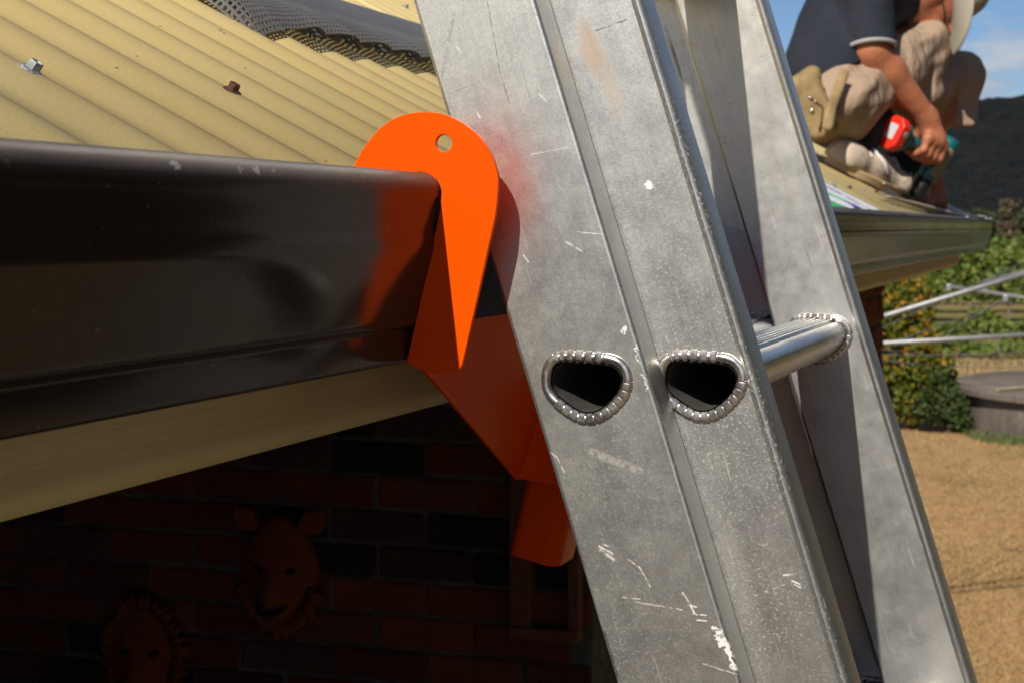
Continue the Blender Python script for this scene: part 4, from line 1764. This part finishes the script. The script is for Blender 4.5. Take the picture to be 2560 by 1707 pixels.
sockm = MAT('black_sock', (.012, .012, .014), .95)
shoem = MAT('pale_suede_shoe', (.58, .47, .35), .9)
shoem.mix(shoem.noise(34, 4, .6, None, .52, .62), (.24, .19, .15), .7)
solem = MAT('gum_sole', (.62, .46, .25), .7)
lacem = MAT('white_lace', (.75, .72, .72), .7)
greyrib = MAT('grey_ribbing', (.34, .33, .33), .8)

SHR, ELR, WRR = at(2158, -75, 4.30), at(2176, 128, 4.26), at(2316, 296, 4.345)
SHL, ELL, WRL = at(2215, -60, 4.66), at(2330, 250, 4.86), at(2328, 440, 4.80)
WAIST, CHEST, NECK = at(2074, 168, 4.32), at(2150, -25, 4.44), at(2262, 0, 4.52)
KNR, KNL = at(2309, 121, 4.52), at(2400, 190, 4.76)
ANR, ANL = at(2140, 362, 4.30), at(2232, 440, 4.62)
PELV = at(2086, 268, 4.30)
HIPR, HIPL = at(2108, 252, 4.26), at(2150, 250, 4.46)

# head frame: crown of the head points right, the face looks down
HC = at(2316, -3, 4.55)
hu = (RT * .92 + Vector((0, 0, 1)) * .24 + DV * .10).normalized()
hf = (RT * .30 - Vector((0, 0, 1)) * .93 + DV * .12)
hf = (hf - hu * hf.dot(hu)).normalized()
hs = hu.cross(hf)
if hs.dot(DV) > 0:
    hs = -hs
HAX = (hf, hs, hu)


def hp(f, s, u): return HC + hf * f + hs * s + hu * u


fs = [ellip(hp(-.005, 0, .02), HAX, (.098, .078, .098)), (ellip(hp(.030, 0, -.045), HAX, (.068, .060, .072)), .03),
      (ellip(hp(.062, 0, -.085), HAX, (.030, .032, .028)), .03), (cone(hp(.085, 0, .012), hp(.118, 0, -.024), .011, .015), .018),
      (cone(hp(.092, .030, .030), hp(.096, -.030, .030), .011, .011), .02), (ellip(hp(.072, .042, -.020), HAX, (.026, .022, .022)), .02),
      (ellip(hp(.072, -.042, -.020), HAX, (.026, .022, .022)), .02),
      (cone(hp(.092, .018, -.058), hp(.092, -.018, -.058), .010, .010), .014),
      (ellip(hp(-.012, .080, -.004), HAX, (.022, .012, .034)), .008), (ellip(hp(-.012, -.080, -.004), HAX, (.022, .012, .034)), .008),
      (cone(hp(-.02, 0, -.06), NECK, .056, .060), .04), (cone(NECK, CHEST, .06, .07), .03), (cone(CHEST, WAIST, .07, .06), .02), (cone(WAIST, PELV, .06, .06), .02),
      (cone(CHEST, SHR, .06, .045), .02), (cone(SHR, ELR, .044, .043), .02), (cone(CHEST, SHL, .06, .05), .02), (cone(SHL, ELL, .046, .040), .03)]
fmid = ELR.lerp(WRR, .30)
fs += [(cone(ELR, fmid, .0475, .0425), .02), (cone(fmid, WRR, .0425, .0275), .02), (cone(ELL, WRL, .040, .026), .03)]
fs += [(cone(PELV, HIPR, .06, .06), .02), (cone(HIPR, KNR, .06, .050), .02), (cone(PELV, HIPL, .06, .06), .02), (cone(HIPL, KNL, .06, .042), .02)]
cal = KNR.lerp(ANR, .42) - DV * .01 - RT * .02
fs += [(cone(KNR, cal, .050, .056), .03), (cone(cal, ANR, .056, .036), .03), (cone(KNL, KNL.lerp(ANL, .4), .045, .050), .03), (cone(KNL.lerp(ANL, .4), ANL, .050, .034), .03)]
# right hand closed round the drill handle
HA, HB = at(2262, 347, 4.315), at(2352, 392, 4.405)            # handle axis
hd = (HB - HA).normalized()
hc = HA.lerp(HB, .52)
gu = (Vector((0, 0, 1)) - hd * hd.z).normalized()                # up, square to the handle
gv2 = hd.cross(gu)
if gv2.dot(DV) > 0:
    gv2 = -gv2                                                   # towards the camera
RH = .0185


def grip(t, ang, r=.0):
    a = R(ang)
    return hc + hd * t + (gu * math.cos(a) + gv2 * math.sin(a)) * (RH + r)


palm = []
fs.append((cone(WRR, grip(.012, 35, .020), .028, .025), .018))
fs.append((cone(grip(-.024, 60, .014), grip(.034, 58, .014), .0155, .0165), .015))
for i, (t, l0) in enumerate(((.040, 1.06), (.018, 1.12), (-.004, 1.06), (-.025, .92))):
    k0_, k1, k2, k3 = grip(t, 62, .013), grip(t - .004, 62 + 62 * l0, .011), grip(t - .010, 62 + 128 * l0, .009), grip(t - .013, 62 + 178 * l0, .008)
    rr2 = (.0125, .0112, .0100, .0088) if i < 3 else (.0108, .0096, .0088, .0078)
    fs += [(cone(k0_, k1, rr2[0], rr2[1]), .006), (cone(k1, k2, rr2[1], rr2[2]), .005), (cone(k2, k3, rr2[2], rr2[3]), .004)]
    fs.append((ellip(k0_, (hd, gu, gv2), (.0125, .0135, .0135)), .006))
fs += [(cone(WRR + (grip(-.02, 20, .01) - WRR) * .35, grip(-.018, -35, .012), .015, .0135), .012), (cone(grip(-.018, -35, .012), grip(.004, -100, .011), .0125, .0105), .006),
       (cone(grip(.004, -100, .011), grip(.020, -140, .010), .0105, .0088), .005)]
# left hand with fingertips pressing the mesh
LP = at(2328, 462, 4.79)
fs.append((cone(WRL, LP, .025, .027), .02))
fs.append((ellip(LP, (RT, DV, Vector((0, 0, 1))), (.034, .020, .030)), .015))
for (bx, by, mx_, my, tx, ty, r) in ((2318, 480, 2314, 508, 2316, 530, .0098), (2332, 484, 2330, 512, 2331, 534, .0102), (2345, 482, 2347, 504, 2346, 522, .0102), (2354, 474, 2362, 504, 2360, 528, .0094)):
    A, B, C_ = at(bx, by, 4.785), at(mx_, my, 4.765), at(tx, ty, 4.775)
    fs += [(cone(A, B, r * 1.08, r), .006), (cone(B, C_, r, r * .82), .004)]
fs += [(cone(at(2308, 470, 4.785), at(2296, 494, 4.77), .0115, .0105), .008), (cone(at(2296, 494, 4.77), at(2292, 514, 4.77), .0102, .0088), .004)]
pts_all = [HC, CHEST, WAIST, PELV, SHR, SHL, ELR, ELL, WRR, WRL, KNR, KNL, ANR, ANL, LP, hc, at(2330, 535, 4.77), hp(.1, 0, 0), hp(0, 0, .1)]
lo, hi = bounds(pts_all, .125)
body = sdf_mesh('body', union(fs), lo, hi, .0052, MO)
link('body', body, man, skin.m, True)


def folds(P, amp, fr, d1, d2, seed=0.0):
    a = P @ V3(d1) * fr
    b = P @ V3(d2) * fr * .45
    return amp * (.45 + .55 * np.sin(b * .8 + seed)) * (np.sin(a + .8 * np.sin(b + seed)) + .5 * np.sin(a * 1.9 + 1.1 * np.sin(b * 1.3 + 1.0 + seed)))


CUFF = ELR.lerp(SHR, .02) + DV * -.004
base_shirt = union([cone(WAIST + Vector((0, 0, -.02)), CHEST, .112, .112), (cone(WAIST + DV * .10, CHEST + DV * .10, .095, .105), .06), (cone(CHEST, SHR, .10, .075), .05),
                    (cone(CHEST + DV * .1, SHL, .10, .08), .05), (cone(CHEST, NECK, .11, .070), .05),
                    (cone(SHL, SHL.lerp(ELL, .7), .072, .062), .03)], .03)
sl = (CUFF - SHR).normalized()
sleeve = cone(SHR, CUFF + sl * .02, .074, .060)


def shirt_f(P):
    s = (P - V3(CUFF)) @ V3(sl)                               # the sleeve stops at its cuff
    e = np.maximum(sleeve(P), s)
    d = base_shirt(P)
    h = np.clip(.5 + .5 * (d - e) / .02, 0, 1)
    d = d * (1 - h) + e * h - .02 * h * (1 - h)
    d = d + folds(P, .0058, 33, (RT * .8 + Vector((0, 0, .5))), (Vector((0, 0, 1)) - RT * .4))
    hemn = (P - V3(at(2030, 205, 4.3))) @ V3((Vector((0, 0, 1)) * .93 - RT * .36).normalized())
    return np.maximum(d, -hemn)


lo, hi = bounds([WAIST, CHEST, SHR, SHL, NECK, CUFF, CHEST + DV * .15, SHL.lerp(ELL, .7)], .135)
link('shirt', sdf_mesh('shirt', shirt_f, lo, hi, .0062, MO), man, shirtm.m, True)
# ribbed cuff and collar
mb = MB()
q1 = sl.cross(Vector((0, 0, 1))).normalized() if abs(sl.z) < .95 else sl.cross(DV).normalized()
q2 = sl.cross(q1)
ringp = [CUFF - sl * .001 + (q1 * math.cos(a) + q2 * math.sin(a)) * .0605 - MO for a in [2 * math.pi * k / 40 for k in range(41)]]
mb.tube(ringp, .0058, 8, False)
mb.build('cuff', greyrib.m, man, smooth=True)
mb = MB()
mb.tube([at(x, y, d) - MO for (x, y, d) in ((2237, -14, 4.44), (2244, 12, 4.43), (2250, 36, 4.44), (2254, 56, 4.46))], [.004, .007, .0075, .004], 8)
mb.build('collar', greyrib.m, man, smooth=True)

HEMR = at(2296, 232, 4.50)
HEML = at(2389, 300, 4.74)
base_short = union([ellip(PELV, (RT, DV, Vector((0, 0, 1))), (.100, .16, .088)), (cone(HIPR, HIPR.lerp(KNR, .55), .088, .082), .04), (cone(HIPR.lerp(KNR, .55), KNR, .084, .066), .04),
                    (cone(KNR, HEMR, .066, .056), .03),                     (cone(HIPL, KNL, .098, .062), .03), (cone(KNL, HEML, .062, .052), .03), (cone(HIPL.lerp(KNL, .55), HEML - RT * .06, .075, .048), .04), (cone(KNR, HEML - RT * .10 - DV * .06, .05, .045), .03), (cone(WAIST - Vector((0, 0, .05)), PELV, .10, .10), .03)], .03)


def short_f(P):
    tw = ((P - V3(HIPR)) @ V3((KNR - HIPR).normalized()))
    d = base_short(P) + folds(P, .0062, 44, (RT * .62 - Vector((0, 0, 1)) * .78), (RT * .8 + Vector((0, 0, .6)) + DV * .3), 2.0)
    d = d + folds(P, .0024, 96, (RT * .7 - Vector((0, 0, 1)) * .7), (RT * .6 + Vector((0, 0, .7))), 5.0)
    hz = (P[:, 2] - at(2389, 318, 4.74).z)
    right = (P - V3(at(2340, 300, 4.7))) @ V3(RT) > 0
    return np.where(right, np.maximum(d, -hz), d)


lo, hi = bounds([PELV, HIPR, HIPL, KNR, KNL, HEMR, HEML, WAIST], .135)
link('shorts', sdf_mesh('shorts', short_f, lo, hi, .0058, MO), man, shortm.m, True)

# socks and shoes
for (K, A, lab) in ((KNR, ANR, 0), (KNL, ANL, 1)):
    d = (A - K).normalized()
    mb = MB()
    a = A - d * .115
    mb.tube([a - MO, a + d * .006 - MO, A - d * .03 - MO, A + d * .03 - MO], [.056, .055, .047, .044], 16)
    mb.build('sock', sockm.m, man, smooth=True)


def shoe(heel, toe, ank):
    ax = (toe - heel).normalized()
    nr = Vector((math.sin(PITCH), 0, math.cos(PITCH)))
    sd_ = nr.cross(ax).normalized()
    nr = ax.cross(sd_)
    L_ = (toe - heel).length
    def P_(f, s, h): return heel + ax * f + sd_ * s + nr * h
    u_ = [cone(P_(.040, 0, .030), P_(.070, 0, .038), .038, .038), (cone(P_(.05, 0, .034), P_(.15, 0, .036), .040, .038), .03),
          (cone(P_(.15, 0, .036), P_(L_ - .045, 0, .030), .038, .031), .03), (cone(P_(L_ - .06, .012, .036), P_(L_ - .04, -.012, .036), .030, .030), .02)]
    un = union(u_, .03)
    def up_f(P):
        return np.maximum(un(P), -((P - V3(P_(0, 0, .022))) @ V3(nr)))
    b = bounds([P_(0, 0, 0), P_(L_, 0, 0), P_(.1, 0, .13)], .06)
    o = link('shoe', sdf_mesh('shoe', up_f, b[0], b[1], .0048, MO), man, shoem.m, True)
    mb = MB()
    ol = []
    for k in range(32):
        a = 2 * math.pi * k / 32
        f = .5 * L_ + .5 * L_ * math.cos(a)
        w = (.046 - .010 * math.cos(a) - .006 * math.cos(2 * a)) * math.sin(a)
        ol.append((f, w))
    v = [P_(f, w, .004) - MO for (f, w) in ol] + [P_(f, w * 1.03, .026) - MO for (f, w) in ol]
    mb.add(v, [(i, (i + 1) % 32, 32 + (i + 1) % 32, 32 + i) for i in range(32)] + [tuple(range(32)), tuple(range(32, 64))])
    mb.build('sole', solem.m, o, angle=50, bevel=.003)
    mb = MB()
    for k in range(5):
        f = .105 + .022 * k
        h = .078 - .005 * k
        mb.tube([P_(f, -.030, h - .012) - MO, P_(f + .004, 0, h + .004) - MO, P_(f, .030, h - .012) - MO], .0038, 6)
    mb.tube([P_(.12, -.01, .084) - MO, P_(.15, -.035, .068) - MO, P_(.165, -.05, .046) - MO], .0035, 6)
    mb.build('laces', lacem.m, o, smooth=True)


def on_roof(x, y): return Vector((x, y, roof_z(x)))


shoe(on_roof(-.632, 4.262), on_roof(-.482, 4.525), ANR)
shoe(on_roof(-.600, 4.60), on_roof(-.468, 4.855), ANL)

# eyes, glasses cord
for s in (1, -1):
    mb = MB()
    c = hp(.080, s * .032, .008)
    for (r, z) in ((1, 0),):
        pass
    mb.lathe([(.0001, -.011), (.008, -.008), (.011, 0), (.008, .008), (.0001, .011)], 14)
    mb.v = [tuple(c - MO + Vector(v)) for v in mb.v]
    mb.build('eye', MAT('eye', (.10, .07, .05), .2).m, man, smooth=True)
cordm = MAT('dark_cord', (.05, .03, .02), .7)
mb = MB()
mb.tube([hp(.088, .050, .012) - MO, hp(.04, .078, .012) - MO, hp(-.02, .088, .006) - MO, hp(-.045, .082, -.03) - MO, hp(-.05, .07, -.09) - MO, at(2272, 70, 4.44) - MO], .0022, 6)
mb.tube([hp(.092, .052, .022) - MO, hp(.104, .040, .0) - MO, hp(.104, .018, .004) - MO, hp(.104, -.018, .004) - MO, hp(.104, -.04, .0) - MO], .0020, 6)
mb.build('glasses_cord', cordm.m, man, smooth=True)
hairm = MAT('grey_brown_hair', (.10, .075, .055), .8)
hr = union([ellip(hp(-.022, 0, .02), HAX, (.090, .083, .090))], .01)
def hair_f(P):
    q = P - V3(HC)
    return np.maximum(hr(P) + folds(P, .002, 260, hf, hs), np.maximum(q @ V3(hf) - .004, -(q @ V3(hu)) - .055))
b = bounds([HC], .14)
link('hair', sdf_mesh('hair', hair_f, b[0], b[1], .005, MO), man, hairm.m, True)

# hat: oval crown with a pinch, wide brim curled up at the sides and dipped in front
mb = MB()
nr_, na = 22, 56
for i in range(nr_ + 1):
    for j in range(na):
        a = 2 * math.pi * j / na
        cf, cs_ = math.cos(a), math.sin(a)
        if i <= 11:                                               # brim, outside in
            t = i / 11.0
            rf, rs = .178 + (.092 - .178) * t, .160 + (.080 - .160) * t
            k = 1 - t
            h = .040 + .036 * k ** 1.6 * abs(cs_) ** 3 - .020 * k * abs(cf) ** 2 + .003 * math.sin(a * 3 + 1) * k
            f, s = cf * rf, cs_ * rs * (1 - .10 * k * abs(cs_) ** 3)
        else:
            t = (i - 11) / (nr_ - 11.0)
            sh = math.cos(t * math.pi / 2) ** .45 if t < 1 else 0.0
            h = .042 + .125 * math.sin(t * math.pi / 2) ** .8 - .022 * math.exp(-((cs_ * sh) / .35) ** 2) * t ** 2
            f, s = cf * .091 * sh, cs_ * .079 * sh
        mb.v.append(tuple(hp(f - .010, s, h) - MO))
for i in range(nr_):
    for j in range(na):
        mb.f.append((i * na + j, i * na + (j + 1) % na, (i + 1) * na + (j + 1) % na, (i + 1) * na + j))
ho = mb.build('hat', hatm.m, man, smooth=True)
s_ = ho.modifiers.new('thickness', 'SOLIDIFY')
s_.thickness = .003

# nail bag on the hip
bc = at(2033, 268, 4.13)
ba = (RT * .92 + Vector((0, 0, .40))).normalized()
bu = (Vector((0, 0, 1)) - RT * .30).normalized()
bu = (bu - ba * bu.dot(ba)).normalized()
bn = ba.cross(bu)
st2 = (at(2112, 176, 4.125) - at(2062, 326, 4.082)).normalized()
st1 = st2.cross(bn).normalized()
STR = (st1, st2, st1.cross(st2))
bag = tag(empty('nail_bag', bc), 'tan suede nail bag with rivets hanging on the hip of the squatting man', 'tool bag')
def bag_f(P):
    d = union([rbox(bc, (ba, bu, bn), (.040, .078, .020), .018), (rbox((at(2112, 176, 4.125) + at(2062, 326, 4.082)) / 2, STR, (.0125, (at(2112, 176, 4.125) - at(2062, 326, 4.082)).length / 2, .007), .006), .008),
               (cone(bc - ba * .03 + bu * .06, bc + ba * .03 + bu * .075, .018, .018), .02)], .015)(P)
    return d + folds(P, .0035, 75, ba, bu, 1.0)
b = bounds([bc + bu * .12, bc - bu * .11, bc + ba * .08, bc - ba * .08, at(2116, 172, 4.15)], .05)
link('pouch', sdf_mesh('pouch', bag_f, b[0], b[1], .0045, bc), bag, bagm.m, True)
rivm = MAT('bright_rivet', (.80, .78, .72), .25, metal=.9)
nb = -bn if bn.dot(DV) > 0 else bn
for (x, y, r) in ((2026, 244, .0035), (2039, 253, .0035), (2031, 276, .0048)):
    p = at(x, y, 4.10)
    mb = MB()
    mb.lathe([(r, -.004), (r, 0), (r * .6, .002), (.0003, .0025)], 14)
    M3 = nb.to_track_quat('Z', 'Y').to_matrix()
    off = bc + nb * .024 + (p - bc) - nb * (p - bc).dot(nb)
    mb.v = [tuple(M3 @ Vector(v) + off - bc) for v in mb.v]
    mb.build('rivet', rivm.m, bag, smooth=True)
strapm = MAT('dark_seam', (.10, .075, .045), .85)
mb = MB()
sp_ = [at(x, y, 4.10) for (x, y) in ((2022, 240), (2043, 256), (2058, 268), (2056, 300), (2050, 325))]
sp_ = [bc + nb * .0235 + (p - bc) - nb * (p - bc).dot(nb) - bc for p in sp_]
mb.tube(sp_, .0026, 6)
mb.build('seam', strapm.m, bag, smooth=True)

# ------------------------------------------------------------------ cordless drill
tealm = MAT('teal_plastic', (.006, .115, .125), .38, spec=.5)
redm = MAT('red_plastic', (.72, .028, .014), .4, spec=.5)
blackm = MAT('black_plastic', (.014, .013, .012), .45)
tan_lab = MAT('worn_label', (.22, .20, .11), .6)
silv = MAT('silver_label', (.55, .55, .56), .5)
DO = hc.copy()
drill = tag(empty('cordless_drill', DO), 'teal cordless drill with a red battery in the right hand of the squatting man', 'drill')
DA, DB = at(2380, 348, 4.425), at(2315, 446, 4.425)
da_ = (DB - DA).normalized()
def lath(prof, org, axis, mat, name, n=24, parent=None, sc=(1, 1)):
    mb = MB()
    mb.lathe(prof, n)
    M3 = axis.to_track_quat('Z', 'Y').to_matrix()
    mb.v = [tuple(M3 @ Vector((v[0] * sc[0], v[1] * sc[1], v[2])) + org - DO) for v in mb.v]
    return mb.build(name, mat, parent or drill, angle=45)


LB = (DB - DA).length
motor = lath([(.010, -.002), (.020, .001), (.0255, .008), (.0265, .02), (.0262, LB * .55), (.0265, LB * .62), (.0255, LB * .9), (.021, LB + .004), (.012, LB + .005)], DA, da_, tealm.m, 'motor_housing')
lath([(.0205, 0), (.0215, .006), (.0205, .026), (.0195, .030), (.0165, .050), (.010, .056), (.007, .058)], DB + da_ * .002, da_, blackm.m, 'chuck')
lath([(.0032, 0), (.0032, .034), (.0048, .036), (.0048, .046)], DB + da_ * .055, da_, clampm.m, 'bit', 8)
sidew = (-DV * .85 + RT * .45).normalized()
sidew = (sidew - da_ * sidew.dot(da_)).normalized()
sw2 = da_.cross(sidew)
mb = MB()
c = DA + da_ * (LB * .58)
vv = []
for i in range(2):
    for k in range(7):
        a = R(-34 + 68 * k / 6)
        p = c + da_ * (-.042 + .084 * i) + (sidew * math.cos(a) + sw2 * math.sin(a)) * .0272
        vv.append(p - DO)
mb.add(vv, [(k, k + 1, 8 + k, 7 + k) for k in range(6)])
mb.build('label', tan_lab.m, motor)
# handle, base and battery
lath([(.016, -.008), (.0175, .0), (.0165, .04), (.0175, .085), (.02, .10)], HA, hd, tealm.m, 'handle', 18)
bx1 = (Vector((0, 0, 1)) * .72 + RT * .55)
bx1 = (bx1 - hd * bx1.dot(hd)).normalized()
bx2 = hd.cross(bx1)
def block(name, c, hx, hy, h0, h1, mat, cut=.018, parent=None, bev=.004):
    ol = [(hx, -hy + cut), (hx, hy - cut), (hx - cut, hy), (-hx + cut, hy), (-hx, hy - cut), (-hx, -hy + cut), (-hx + cut, -hy), (hx - cut, -hy)]
    mb = MB()
    v = [c + bx1 * a + bx2 * b + hd * h0 - DO for (a, b) in ol] + [c + bx1 * a + bx2 * b + hd * h1 - DO for (a, b) in ol]
    mb.add(v, [(i, (i + 1) % 8, 8 + (i + 1) % 8, 8 + i) for i in range(8)] + [tuple(range(8)), tuple(range(8, 16))])
    return mb.build(name, mat, parent or drill, bevel=bev)
bcn = HA - hd * .014
block('handle_base', bcn, .036, .026, -.012, .012, tealm.m)
bat = block('battery', bcn, .043, .031, -.040, -.0125, redm.m, .017)
mb = MB()
cc = bcn - hd * .0406
v = [cc + bx1 * a + bx2 * b - DO for (a, b) in ((.022, -.014), (.022, .014), (-.016, .014), (-.016, -.014))]
mb.add(v, [(0, 1, 2, 3)])
mb.build('label', silv.m, bat)
nb2 = bx2 if bx2.dot(DV) < 0 else -bx2
lath([(.0085, 0), (.0085, .003), (.006, .004)], bcn + nb2 * .031 - hd * .020 + bx1 * .008, nb2, clampm.m, 'button', 16, bat)
